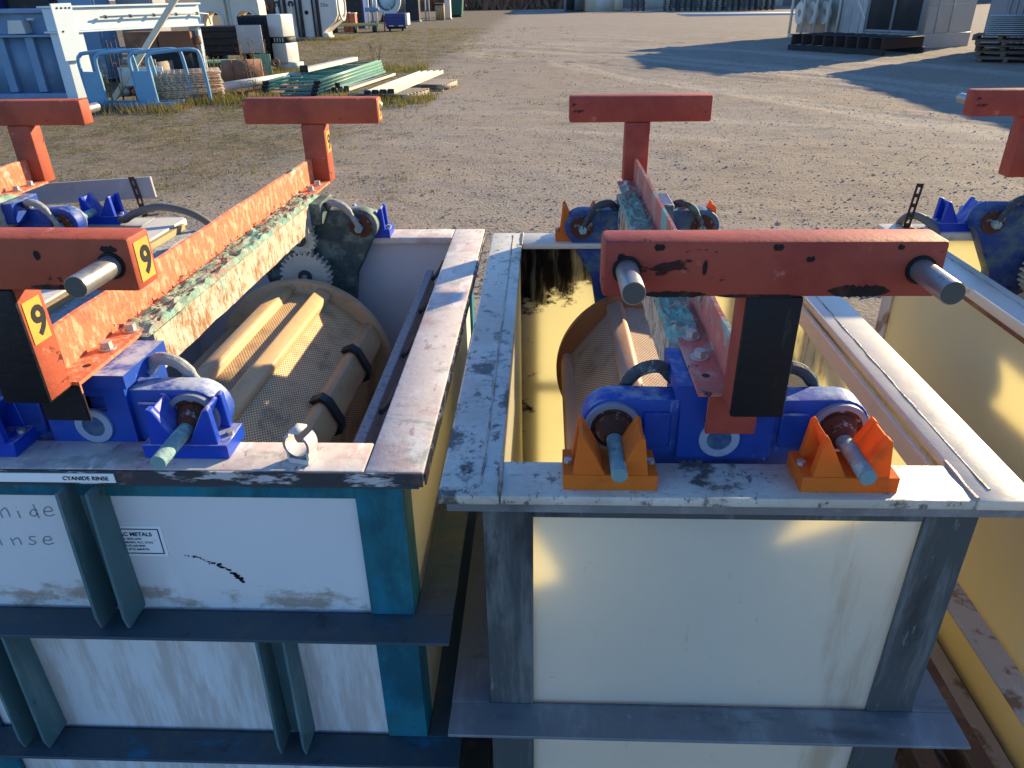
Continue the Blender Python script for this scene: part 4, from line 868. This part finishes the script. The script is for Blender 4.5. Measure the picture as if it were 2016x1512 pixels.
for k, (x, z) in enumerate(((-.16, .07), (0, .07), (.16, .07), (-.08, .20), (.08, .20))): mk('pipe', CY((x, -1.1, z), (x, 1.2, z), .068, n=12), m_brust if k % 2 else m_bgrey, t)
t = T('wooden_box', 'broken open wooden box with loose planks beside the hoop guards', 'box', -9.0, 17.9, R(-12))
for k in range(5): mk('plank', BX(-.45, .45, -.3, -.275, .02+.11*k, .12+.11*k), m_wood if k % 2 else m_pal, t)
mk('side', BX(-.45, -.42, -.274, .3, .02, .5), m_pal, t); mk('side', BX(.42, .45, -.274, .3, .02, .5), m_pal, t); mk('floor', BX(-.42, .42, -.274, .3, .0, .03), m_pal, t)
t = T('steel_drum', 'rusty steel drum lying behind the wire grate stack', 'drum', -6.75, 17.3)
mk('shell', CY((-.3, 0, .27), (.5, .25, .27), .27, n=28), m_brust, t)
for f in (.25, .62): mk('hoop', ring(bmesh.new(), (-.3+.8*f, .25*f, .27), (.8,.25,0), .265, .285, .03), m_brust, t)
t = T('blue_plate', 'pale blue steel plate lying inside the hoop guards', 'plate', -7.45, 14.7, R(10)); mk('sheet', BX(-.5, .3, 0, .03, .30, .62), m_lb, t, bev=.004); mk('stand', BX(-.3, .1, .031, .3, 0, .5), m_bdark, t)
# --- cream castings further back
t = T('cream_casting', 'cream cast machine housing with round arched openings behind the black bin', 'casting', -11.6, 29.8)
bm = bmesh.new()
for x0, x1 in ((-1.1, -.05), (.15, 1.2)):
    c = (x0+x1)/2; r_ = .34; zc_ = .95; arc = [(c+r_*math.cos(R(a)), zc_+r_*math.sin(R(a))) for a in range(0, 181, 15)]
    prism(bm, [(x0, .0), (x0, 1.5), (x0+.1, 2.2), (x1-.1, 2.2), (x1, 1.5), (x1, .0), (c+r_, .0)] + arc + [(c-r_, .0)], 0, .8)
mk('housing', bm, m_cream, t, bev=.02)
for c in (-.575, .675): mk('bore_ring', ring(bmesh.new(), (c, -.03, .95), (0,1,0), .36, .44, .06), m_bw, t)
mk('bridge', BX(-.05, .15, .1, .7, .0, 1.9), m_cream, t)
# --- white striped vessel
t = T('striped_vessel', 'tall white vessel with black corner channels and a cone marked 32m', 'vessel', -10.6, 36.4)
mk('body', BX(-1.35, .62, 0, 1.8, .10, 3.2), m_bw, t, bev=.02); mk('base', BX(-1.4, .66, -.10, 1.9, 0, .099), m_bw, t, bev=.01)
for x in (-1.15, -.45, .30): 
    c = mk('corner_channel', BX(x, x+.30, -.10, -.001, .12, 3.2), m_bdark, t, bev=.01); mk('channel_web', BX(x+.10, x+.20, -.13, -.101, .14, 3.2), m_bgrey, c)
for x in (-1.25, -.62): 
    h = mk('lifting_eye', ring(bmesh.new(), (x, -.06, 1.45), (0,1,0), .06, .12, .06), m_bdark, t); mk('tie_rod', BR((x+.02, -.09, 1.4), (x+.08, -.09, .55), .05, .05), m_bw, h)
mk('port', CY((.03, -.02, 1.10), (.03, -.001, 1.10), .085, n=20), m_bdark, t)
mk('cone', PR([(.63, .25), (.63, 2.9), (1.25, 2.2), (1.42, 1.75), (1.42, 1.0), (1.25, .72)], -.05, 1.7), m_bw, t, bev=.02)
mk('cone_flange', ring(bmesh.new(), (1.45, .8, 1.38), (1,0,0), .55, .66, .06), m_bw, t); mk('foot', BX(.63, .90, -.06, .6, 0, .249), m_bw, t)
mk('lettering', text_bm('32m', .20, XF((.70, -.056, 1.32), (1,0,0), (0,0,1)), .003), m_ink, t)
# --- blue bin cart, beams and red boxes
t = T('bin_cart', 'navy blue bin cart with a white printed end panel on the verge', 'cart', -7.9, 43.4)
mk('body', BX(-.55, .52, 0, .9, .22, .86), m_navy, t, bev=.015)
for z in (.36, .50, .64): mk('ridge', BX(-.55, .50, -.02, -.001, z, z+.04), m_navy, t)
mk('end_panel', BX(.521, .64, 0, .9, .30, .86), m_bw, t, bev=.01); mk('axle', BX(-.5, .5, .1, .8, .12, .219), m_bdark, t)
for x in (-.40, .28): mk('caster', CY((x, .12, .06), (x+.10, .12, .06), .06, n=14), m_bdark, t)
for x in (-.36, .14): mk('label_plate', BX(x, x+.26, -.006, -.001, .24, .30), m_bw, t)
mk('side_post', BX(-.63, -.58, -.02, .06, 0, .95), m_brust, t)
t = T('beam_rack', 'low rack of faded yellow beams on trestles left of the navy cart', 'rack', -10.0, 42.6)
mk('beam', BR((-1.3, 0, .40), (1.25, .15, .40), .16, .10), m_yelg, t, bev=.01); mk('beam', BR((-1.3, .5, .34), (1.2, .6, .34), .12, .10), m_yelg, t, bev=.01)
for x in (-1.1, 0.0, 1.0): mk('trestle', BX(x, x+.1, -.05, .65, 0, .285), m_bdark, t)
for i, (x, h) in enumerate(((-10.6, .95), (-10.25, .92))):
    t = T('red_crate', ('red oxide steel crate behind the yellow beams', 'rusty red crate with a pale lip behind the yellow beams')[i], 'crate', x, 43.6)
    mk('body', BX(-.16, .16, 0, .5, 0, h-.05), m_red2, t, bev=.01); mk('lip', BX(-.18, .18, -.02, .52, h-.049, h), (m_red2, m_cream)[i], t)
t = T('control_cabinet', 'tall dark blue control cabinet behind the red crates', 'cabinet', -10.9, 48.0)
mk('body', BX(-.75, .35, 0, .8, 0, 2.4), m_navy, t, bev=.02); mk('door', BX(-.65, .25, -.03, -.001, .1, 2.3), m_bdark, t, bev=.005)
t = T('valve_stand', 'pale blue valve stand with pipes beside the dark control cabinet', 'valve stand', -9.95, 47.5)
for i, x in enumerate((-.25, 0, .22)): mk('pipe', CY((x, 0, .0), (x+.02, 0, 2.1), .07, n=12), (m_lb, m_mb, m_bw)[i], t)
mk('manifold', CY((-.4, -.02, 1.0), (.4, -.02, 1.0), .11, n=12), m_mb, t)
t = T('cylindrical_tank', 'grey cylindrical tank lying on its side with a ringed round end', 'tank', -11.4, 59.0)
mk('shell', CY((.15, .2, 1.42), (.9, 4.2, 1.42), 1.05, n=40), m_bgrey, t); mk('end_ring', ring(bmesh.new(), (.14, .1, 1.42), (.18,1,0), .70, 1.05, .18), m_bw, t)
mk('end_plate', CY((.145, .16, 1.42), (.15, .2, 1.42), .72, n=36), m_lb, t); mk('inner_ring', ring(bmesh.new(), (.135, .06, 1.42), (.18,1,0), .64, .70, .06), m_bdark, t)
mk('spoke', BX(-.5, .78, .06, .10, 1.60, 1.68), m_bdark, t); mk('strut', BR((.1, .02, 1.25), (.5, .02, .55), .09, .06), m_bw, t); mk('cradle', PR([(-.5, 0), (.8, 0), (.6, .5), (.15, 1.15), (-.3, .5)], .2, .5), m_bdark, t)
for i, (x, y, w_, h, m, nm, lb, ct) in enumerate(((-9.3, 58, .9, 2.3, m_bdark, 'black_machine', 'black upright machine beside the cylindrical tank', 'machine'), (-8.55, 60, .16, 2.2, m_bw, 'white_post', 'pair of white upright steel posts by the black machine', 'post'),
      (-7.75, 61, .62, 1.15, m_wood, 'timber_crate', 'upright yellow timber crate between the white posts and the white door', 'crate'), (-7.35, 62.5, .42, 2.2, m_bw, 'white_cabinet', 'white steel cabinet with a dark gap beside the green skip', 'cabinet'))):
    t = T(nm, lb, ct, x, y)
    if nm == 'white_post':
        for dx in (-.12, .14): mk('post', BX(dx-.05, dx+.05, 0, .1, 0, h), m, t)
        mk('base_plate', BX(-.25, .25, -.1, .2, 0, .02), m_bdark, t)
    elif nm == 'timber_crate':
        for k in range(5): mk('plank', BX(-.31+.125*k, -.195+.125*k, 0, .03, .05, h), m, t)
        mk('batten', BX(-.33, .33, -.03, -.001, h-.15, h-.05), m_bdark, t); mk('back', BX(-.31, .31, .031, .5, .0, h-.05), m, t)
    else:
        mk('body', BX(-w_/2, w_/2, 0, .8, 0, h), m, t, bev=.02); mk('door', BX(-w_/2+.06, w_/2-.06, -.03, -.001, .15, h-.1), m, t, bev=.01); mk('plinth', BX(-w_/2-.05, w_/2+.05, -.05, .85, 0, .08), m_bgrey, t)
t = T('green_skip', 'dark green waste skip at the end of the scrap row', 'skip', -7.3, 68.0)
mk('body', PR([(-.45, .15), (.45, .15), (.62, 2.0), (-.62, 2.0)], 0, 1.4), mat('skip_green', (.012, .09, .06), .5, bump=.05), t, bev=.02); mk('rim', BX(-.68, .68, -.05, 1.45, 2.001, 2.08), m_bdark, t); mk('skid', BX(-.4, .4, .1, 1.3, 0, .149), m_bdark, t)
# --- things behind the machine base, cut by the top of the frame
for (x, y, w_, h, m, lb) in ((-13.0, 18.5, .9, 2.6, m_navy, 'royal blue steel locker behind the ribbed machine base'), (-11.9, 18.8, 1.1, 2.5, m_bdark, 'black steel locker behind the ribbed machine base'), (-10.7, 18.6, .85, 2.7, m_mb, 'slate blue steel locker behind the ribbed machine base'), (-9.75, 19.4, .9, 2.4, m_bgrey, 'grey steel locker behind the box girder')):
    t = T('steel_locker', lb, 'locker', x, y); mk('body', BX(-w_/2, w_/2, 0, .7, .06, h), m, t, bev=.02); mk('door', BX(-w_/2+.05, w_/2-.05, -.03, -.001, .12, h-.06), m, t, bev=.01); mk('plinth', BX(-w_/2, w_/2, .02, .68, 0, .059), m_bdark, t)

# --- green pallet rack uprights, stacked
def rack_frame(label, x, y, z, rz):
    t = T('rack_upright', label, 'rack frame', x, y, rz, 'green rack frames stacked flat', z)
    for xx in (-.52, .52):
        bm = bmesh.new(); box(bm, xx-.045, xx+.045, 0, 5.0, 0, .012); box(bm, xx-.045, xx-.037, 0, 5.0, .0122, .062); box(bm, xx+.037, xx+.045, 0, 5.0, .0122, .062)
        mk('column', bm, m_rackg, t)
    for k in range(8):
        y0 = .12 + .6*k; mk('brace', BR((-.475, y0, .03), (.475, y0+(.35 if k % 2 else 0), .03), .035, .03), m_rackg, t)
    for xx in (-.52, .52): mk('foot_plate', BX(xx-.07, xx+.07, -.012, -.001, 0, .066), m_bdark, t)
for k in range(4): rack_frame(('lowest green steel rack upright, lying flat on the ground', 'second green rack upright up from the ground in the flat stack', 'third green rack upright in the flat stack, just under the topmost', 'topmost green rack upright of the flat stack, under the white beam')[k], -5.02+.02*k, 15.35+.03*k, .02+.066*k, R(-4.2+.5*k))
def gbeam(label, x, y, z, L, rz, w_, h, m, grp, text=None):
    t = T('rack_beam', label, 'beam', x, y, rz, grp, z)
    bm = bmesh.new(); box(bm, -w_/2, w_/2, 0, L, h-.012, h); box(bm, -w_/2, -w_/2+.012, 0, L, 0, h-.0122); box(bm, w_/2-.012, w_/2, 0, L, 0, h-.0122)
    mk('channel', bm, m, t, bev=.002); mk('end_bracket', BX(-w_/2-.012, w_/2+.012, -.014, -.001, 0, h+.05), m_bdark, t)
    return t
for k in range(4): gbeam('%s rack beam lying beside the stack of green rack frames' % ('green steel' if k % 2 else 'cream steel'), -4.20+.10*(k % 3), 15.7+.1*k, .03+.055*(k//3), 3.2, R(-9+k), .08, .05, m_rackg if k % 2 else m_cream, 'rack beams beside the green frames')
t = gbeam('white steel beam lying on top of the green rack frames', -5.15, 17.0, .30, 3.0, R(-8), .16, .09, m_bw, None)
t = T('marked_angle', 'long white steel angle with black marker writing beside the green rack frames', 'angle', -6.15, 14.9, R(-22), z=.16)
mk('leg', BX(-.01, .01, 0, 2.4, 0, .16), m_bw, t); mk('flange', BX(-.15, -.011, 0, 2.4, 0, .02), m_bw, t); mk('lettering', text_bm('TOTEN', .15, XF((.0108, .45, .025), (0,1,0), (0,0,1)), .002), m_ink, t)
for k in range(3):
    o = T('orange_beam', 'faded orange rack beam under the white marked angle', 'beam', -5.95+.13*k, 14.9, R(-20), 'orange beams under the marked angle'); mk('channel', BX(-.05, .05, 0, 2.1, 0, .13-.02*k), m_brust if k else m_orange, o, bev=.004); mk('end_bracket', BX(-.06, .06, -.014, -.001, 0, .15), m_bdark, o)
# --- pallets with pale boards
def pallet(label, x, y, rz, z=0, m=m_pal, grp=None, nb=7, cat='pallet'):
    t = T('wooden_pallet', label, cat, x, y, rz, grp, z)
    for i in range(nb): yy = -.5 + (1.0-.09)*i/(nb-1); mk('deck_board', BX(-.6, .6, yy, yy+.095, .105, .127), m, t)
    for xx in (-.6, -.05, .5): mk('stringer', BX(xx, xx+.1, -.5, .5, .018, .1045), m, t)
    for yy in (-.5, -.05, .4): mk('bottom_board', BX(-.6, .6, yy, yy+.1, 0, .0175), m, t)
    return t
pallet('grey weathered pallet under the front end of the white channels', -2.95, 15.0, R(-16)); pallet('grey weathered pallet poking out behind the white channels', -2.55, 16.6, R(-12))
for k in range(4):
    t = T('white_channel', ('white steel channel farthest from the bare plank, on the weathered pallets', 'third white channel from the bare plank, on the weathered pallets', 'second white channel from the bare plank, on the weathered pallets', 'cream steel channel on the pallets, next to the bare plank')[k], 'channel', -3.22+.135*k, 14.3+.05*k, R(-6.5), 'white channels on the pallets', .128)
    bm = bmesh.new(); box(bm, -.055, .055, 0, 3.9, .0, .012); box(bm, -.055, -.047, 0, 3.9, .0122, .075); box(bm, .047, .055, 0, 3.9, .0122, .075); mk('profile', bm, m_bw if k < 3 else m_cream, t, bev=.002); mk('end_clip', BX(-.06, .06, -.012, -.001, .01, .09), m_bdark, t)
t = T('timber_plank', 'flat bare plank lying beside the white channels on the pallet', 'plank', -2.72, 14.15, R(-7), z=.0); mk('board', BX(-.07, .07, 0, 1.6, 0, .045), m_pal, t, bev=.003); mk('board_end', BX(-.07, .07, -.006, -.0005, .002, .043), m_wood, t)

# --- right side: units, steel beams and pallet pile
t = T('fan_unit', 'pale grey cooling unit lying open with three white fan rings in its frame', 'cooling unit', 9.75, 33.2, R(-40))
mk('frame', BX(0, 1.95, 0, .08, 0, .12), m_bw, t)
for x in (0, .48, .98, 1.48, 1.87): mk('stile', BX(x, x+.08, -.02, .06, .121, 3.1), m_bw, t)
mk('back', BX(.02, 1.93, .7, .75, .121, 3.1), m_galv, t); mk('top', BX(0, 1.95, 0, .75, 3.101, 3.16), m_bw, t)
for x in (.27, .76, 1.26): mk('fan_ring', ring(bmesh.new(), (x, .30, .85), (0.9,1,0), .14, .40, .10), m_bw, t)
t = T('duct_section', 'galvanised duct section with a diagonal fold beside the fan unit', 'duct', 11.3, 28.6)
mk('shell', BX(0, 2.2, 0, 4.4, .05, 4.0), m_galv, t, bev=.015); mk('fold', BR((-.012, .2, .3), (-.012, 4.0, 2.6), .02, .07), m_bw, t); mk('skid', BX(.05, 2.15, .1, 4.3, 0, .049), m_bdark, t)
for k in range(4): mk('seam', BX(-.02, -.001, .9*k+.5, .9*k+.56, .08, 3.5), m_bw, t)
t = T('air_handler', 'large grey air handling unit with dark coil faces on a steel skid', 'air handler', 10.55, 27.55, R(-62))
# local x runs from the back corner to the near corner, local y goes to the right
mk('coil_face', BX(.10, 1.0, .0, .05, .50, 3.25), m_coil, t); mk('coil_face', BX(1.08, 2.05, .0, .05, .50, 3.25), m_coil, t)
for a in ((.0, .10, .42, 3.4), (1.0, 1.08, .42, 3.4), (2.05, 2.2, .42, 3.4)): mk('stile', BX(a[0], a[1], -.03, .10, a[2], a[3]), m_acgrey, t)
mk('rail', BX(.10, 2.05, -.03, .10, .42, .499), m_acgrey, t); mk('rail', BX(.10, 2.05, -.03, .10, 3.251, 3.4), m_acgrey, t)
mk('casing', BX(.0, 2.2, .101, 2.25, .42, 3.4), m_acgrey, t, bev=.01)
for y in (.55, 1.2): mk('panel_seam', BX(2.2005, 2.215, y-.03, y+.03, .44, 3.38), m_galv, t)
mk('panel_seam', BX(2.2005, 2.212, .12, 1.88, 1.2, 1.23), m_galv, t); mk('skid', BX(-.02, 2.22, -.02, 2.27, 0, .419), m_acgrey, t, bev=.01)
t = T('steel_beam_rack', 'dark rusty rack of steel beam frames lying in front of the air handler', 'steel frame', 9.25, 24.9, R(-58))
mk('side_rail', BX(-1.7, 1.7, -.80, -.70, 0, .17), m_bdark, t, bev=.006); mk('side_rail', BX(-1.7, 1.7, .95, 1.05, 0, .17), m_bdark, t, bev=.006)
for i in range(9): x = -1.62+.40*i; mk('cross_beam', BX(x, x+.06, -.78, 1.02, .171, .44), m_strap, t, bev=.004); mk('beam_cap', BX(x-.05, x+.11, -.78, 1.02, .4405, .46), m_bdark, t)
for k in range(5): pallet(('bottom reddish pallet of the pile under the corrugated sheets', 'reddish pallet second from the bottom under the corrugated sheets', 'middle reddish pallet of the pile under the corrugated sheets', 'reddish pallet second from the top under the corrugated sheets', 'top reddish pallet of the pile, carrying the corrugated sheets')[k], 11.55+random.uniform(-.1,.1), 20.9+random.uniform(-.1,.1), R(-30+random.uniform(-5,5)), .128*k, mat('reddish_pallet_wood', (.16,.105,.075), .9, bump=.3), 'reddish pallets right of the air handler')
t = T('corrugated_sheets', 'bundle of pale corrugated sheets on the pallet pile right of the air handler', 'sheets', 11.45, 20.75, R(-28), z=.642)
for k in range(10): mk('sheet', BX(-.45, .45, -.4+.004*k, .4, .045*k, .045*k+.022), m_galv, t)
t = T('storage_container', 'grey storage container at the right of the yard beyond the pallet pile', 'container', 14.5, 18.5)
mk('body', BX(-1.6, .9, -2.5, 6.1, .08, 3.0), m_acgrey, t, bev=.02)
for i in range(24): mk('corrugation', BX(-1.64, -1.601, -2.4+.32*i, -2.24+.32*i, .15, 2.9), m_acgrey, t)
mk('skid', BX(-1.55, .85, -2.4, 5.4, 0, .079), m_bdark, t)

# --- far end of the yard
c = mk('concrete_pad', BX(10.5, 26, 60.5, 66, -.02, .055), m_conc); c['kind'] = 'structure'
t = T('cream_shed', 'cream steel shed with a white roller door across the yard', 'shed', 5.6, 80)
mk('wall', BX(-1.8, 1.9, 0, 4, 0, 3.2), m_shed, t); mk('roller_door', BX(-.7, .75, -.06, -.001, 0, 2.4), m_bw, t); mk('corner_post', BX(-1.9, -1.75, -.05, .1, 0, 3.2), m_brust, t); mk('side_leaf', BX(1.1, 1.9, -.05, -.001, .1, 2.5), m_cream, t)
t = T('dark_container', 'dark container beside the cream shed across the yard', 'container', 3.0, 81); mk('body', BX(-1.0, .75, 0, 5, .1, 2.6), m_bgrey, t); mk('door', BX(-.9, -.1, -.06, -.001, .15, 2.5), m_bdark, t); mk('skid', BX(-1, .75, .1, 4.9, 0, .099), m_bdark, t)
k0 = None
for i, (x, y, n_) in enumerate(((8.7, 78, 13), (11.6, 77, 14), (12.95, 77, 15), (14.3, 76.5, 12), (15.65, 76.2, 15), (17.0, 75.8, 14), (18.4, 75.4, 15), (19.8, 75.0, 13))):
    t = T('pallet_stack', 'tall stack of dark empty pallets beside the cream shed' if i == 0 else 'tall stack of dark empty pallets in the row beyond the concrete pad', 'pallets', x, y, 0, 'dark pallet stacks across the yard')
    for k in range(n_):
        if k0 is None:
            bm = bmesh.new()
            for a in (-.6, -.05, .5): box(bm, a, a+.1, -.5, .5, .02, .11)
            box(bm, -.6, .6, -.5, .5, .1105, .13); box(bm, -.6, .6, -.5, -.4, 0, .0195); k0 = mk('pallet', bm, m_pald, t); o = k0
        else: o = k0.copy(); COL.objects.link(o); o.parent = t
        o.location = (random.gauss(0,.02), random.gauss(0,.02), .135*k)
t = T('far_building', 'long grey industrial building behind the dark pallet stacks', 'building', 22, 92)
mk('wall', BX(-13, 30, 0, 12, 0, 5.5), m_acgrey, t); mk('roof', PR([(-13.3, 5.501), (30.3, 5.501), (8.5, 7.5)], -.4, 12.4), m_bgrey, t)
for i in range(5): mk('dock_door', BX(-11+6*i, -8+6*i, -.08, -.001, 0, 3.4), m_bw, t)
# brown brush at the end of the yard
bm = bmesh.new()
for k in range(5200):
    x = random.uniform(-40, 3); y = random.uniform(94, 112); h = random.uniform(.6, 2.9)*(.6+.6*abs(nz(x, y, .2, 3))); a = random.uniform(0, 6.28); lean = random.gauss(0,.4); w_ = random.uniform(.10,.30)
    q = [bm.verts.new(p) for p in ((x-math.cos(a)*w_, y-math.sin(a)*w_, 0), (x+math.cos(a)*w_, y+math.sin(a)*w_, 0), (x+lean+math.cos(a)*w_*.5, y, h), (x+lean-math.cos(a)*w_, y, h*.85))]; bm.faces.new(q)
o = mk('brush', bm, m_brush, kind='stuff', flat=True); o['label'] = 'reddish brown brush along the far edge of the yard'; o['category'] = 'brush'

# ------------------------------------------------------------------ grass, stones, weeds
def grass_density(x, y):
    d = min(1, max(0, (-x-.6)/5)) + .75*(nz(x, y*.7, .55, 11)) + .45*nz(x, y, 1.7, 5)
    if y > 22: d += .25*max(0, 1-abs(x+5.5)/5)
    if y < 8: d -= (8-y)*.15
    return d
V_, F_ = [], []
def blade(x, y, z, h, w_, a, lean):
    n = len(V_); c, s = math.cos(a), math.sin(a)
    V_.extend(((x-c*w_, y-s*w_, z-.01), (x+c*w_, y+s*w_, z-.01), (x-s*lean, y+c*lean, z+h))); F_.append((n, n+1, n+2))
cnt = 0
for _ in range(90000):
    y = 6.0 + 40*random.random()**1.7; x = random.uniform(-14, 1.5)
    if x < -.62*y-1: continue
    if random.random() > (grass_density(x, y)-.12)*1.1 or nz(x, y, 2.6, 31) < -.02: continue
    z = gheight(x, y); k = 3 if y < 20 else 2; sc = 1 if y < 18 else 1.5
    for i in range(k): blade(x+random.gauss(0,.025), y+random.gauss(0,.025), z, random.uniform(.010,.032)*sc*(1.8 if random.random() < .05 else 1), random.uniform(.004,.010)*sc, random.uniform(0,6.28), random.gauss(0,.03))
for _ in range(9000):            # longer fringe along the scrap row
    x, y = random.choice(((random.uniform(-10,-6.2), random.gauss(13.4,.25)), (random.uniform(-6.6,-5), random.gauss(14.4,.35)), (random.uniform(-6.5,-3), random.gauss(20.6,.6)), (random.uniform(-7,-5.2), random.uniform(16,21)), (random.uniform(-12,-8.6), random.gauss(36,.5)), (random.uniform(-4.1,-2), random.gauss(14.3,.5))))
    blade(x, y, gheight(x, y), random.uniform(.05,.20), random.uniform(.005,.011), random.uniform(0,6.28), random.gauss(0,.06))
me = bpy.data.meshes.new('grass'); me.from_pydata(V_, [], F_); me.materials.append(m_grass)
o = bpy.data.objects.new('grass', me); COL.objects.link(o); o['kind'] = 'stuff'; o['label'] = 'thin patchy grass and dry turf along the left of the yard'; o['category'] = 'grass'
V_, F_ = [], []
for _ in range(24000):
    y = 4.5 + 15*random.random()**1.6; x = random.uniform(-.75*y, .75*y); r_ = random.uniform(.004,.011)*random.choice((1,1,1,1,1,1,1,1,1,1.5,1.5,2.2)); z = gheight(x, y); n = len(V_)
    V_.extend((x+random.uniform(-1,1)*r_*.3+c*r_, y+s*r_, z+h*r_) for c, s, h in ((1,0,0),(-.5,.8,0),(-.5,-.8,0),(random.uniform(-.3,.3),random.uniform(-.3,.3),random.uniform(.5,.9))))
    F_.extend(((n,n+1,n+3),(n+1,n+2,n+3),(n+2,n,n+3)))
me = bpy.data.meshes.new('stones'); me.from_pydata(V_, [], F_); me.materials.append(m_stone)
o = bpy.data.objects.new('stones', me); COL.objects.link(o); o['kind'] = 'stuff'; o['label'] = 'loose stones scattered over the gravel yard'; o['category'] = 'stones'
WG = (0, 0, 1, 1, 2, 2, 3, 3, 3, 4, 4, 0)
for i, (x, y, h) in enumerate(((-7.9, 14.5, 1.15), (-7.7, 14.9, 1.0), (-6.7, 15.6, .95), (-6.5, 15.5, .8), (-6.1, 16.4, .75), (-5.95, 16.9, .7), (-7.1, 19.4, 1.0), (-7.5, 19.6, .9), (-6.95, 19.8, .85), (-5.2, 24.4, .5), (-5.0, 24.2, .45), (-8.0, 14.3, .8))):
    t = T('tall_weed', 'tall dry weed with seed heads beside the %s' % ('hoop guard', 'grate stack', 'marked white angle', 'finned cabinet', 'grass verge behind the green rack frames')[WG[i]], 'weed', x, y, 0, 'dry weeds beside the %s' % ('hoop guard', 'grate stack', 'marked angle', 'finned cabinet', 'verge')[WG[i]], gheight(x, y)); bs = bmesh.new(); bh = bmesh.new()
    for k in range(4):
        a = random.uniform(0,6.28); l = random.uniform(.05,.16); top = V(math.cos(a)*l, math.sin(a)*l, h*random.uniform(.7,1)); tube(bs, spline([(0,0,-.02), top*.5+V(random.gauss(0,.02), random.gauss(0,.02), 0), top], 3), .006, n=4)
        for j in range(34):
            f = random.uniform(.45, 1.05); p = top*f + V(random.gauss(0,.045), random.gauss(0,.045), random.gauss(0,.03)); r_ = random.uniform(.008,.024)
            q = [bh.verts.new(p+V(random.uniform(-1,1), random.uniform(-1,1), random.uniform(-1,1))*r_) for _ in range(3)]; bh.faces.new(q)
    mk('stem', bs, m_weed, t); mk('seed_head', bh, m_weed if i % 3 else m_weedg, t, flat=True, kind='stuff')
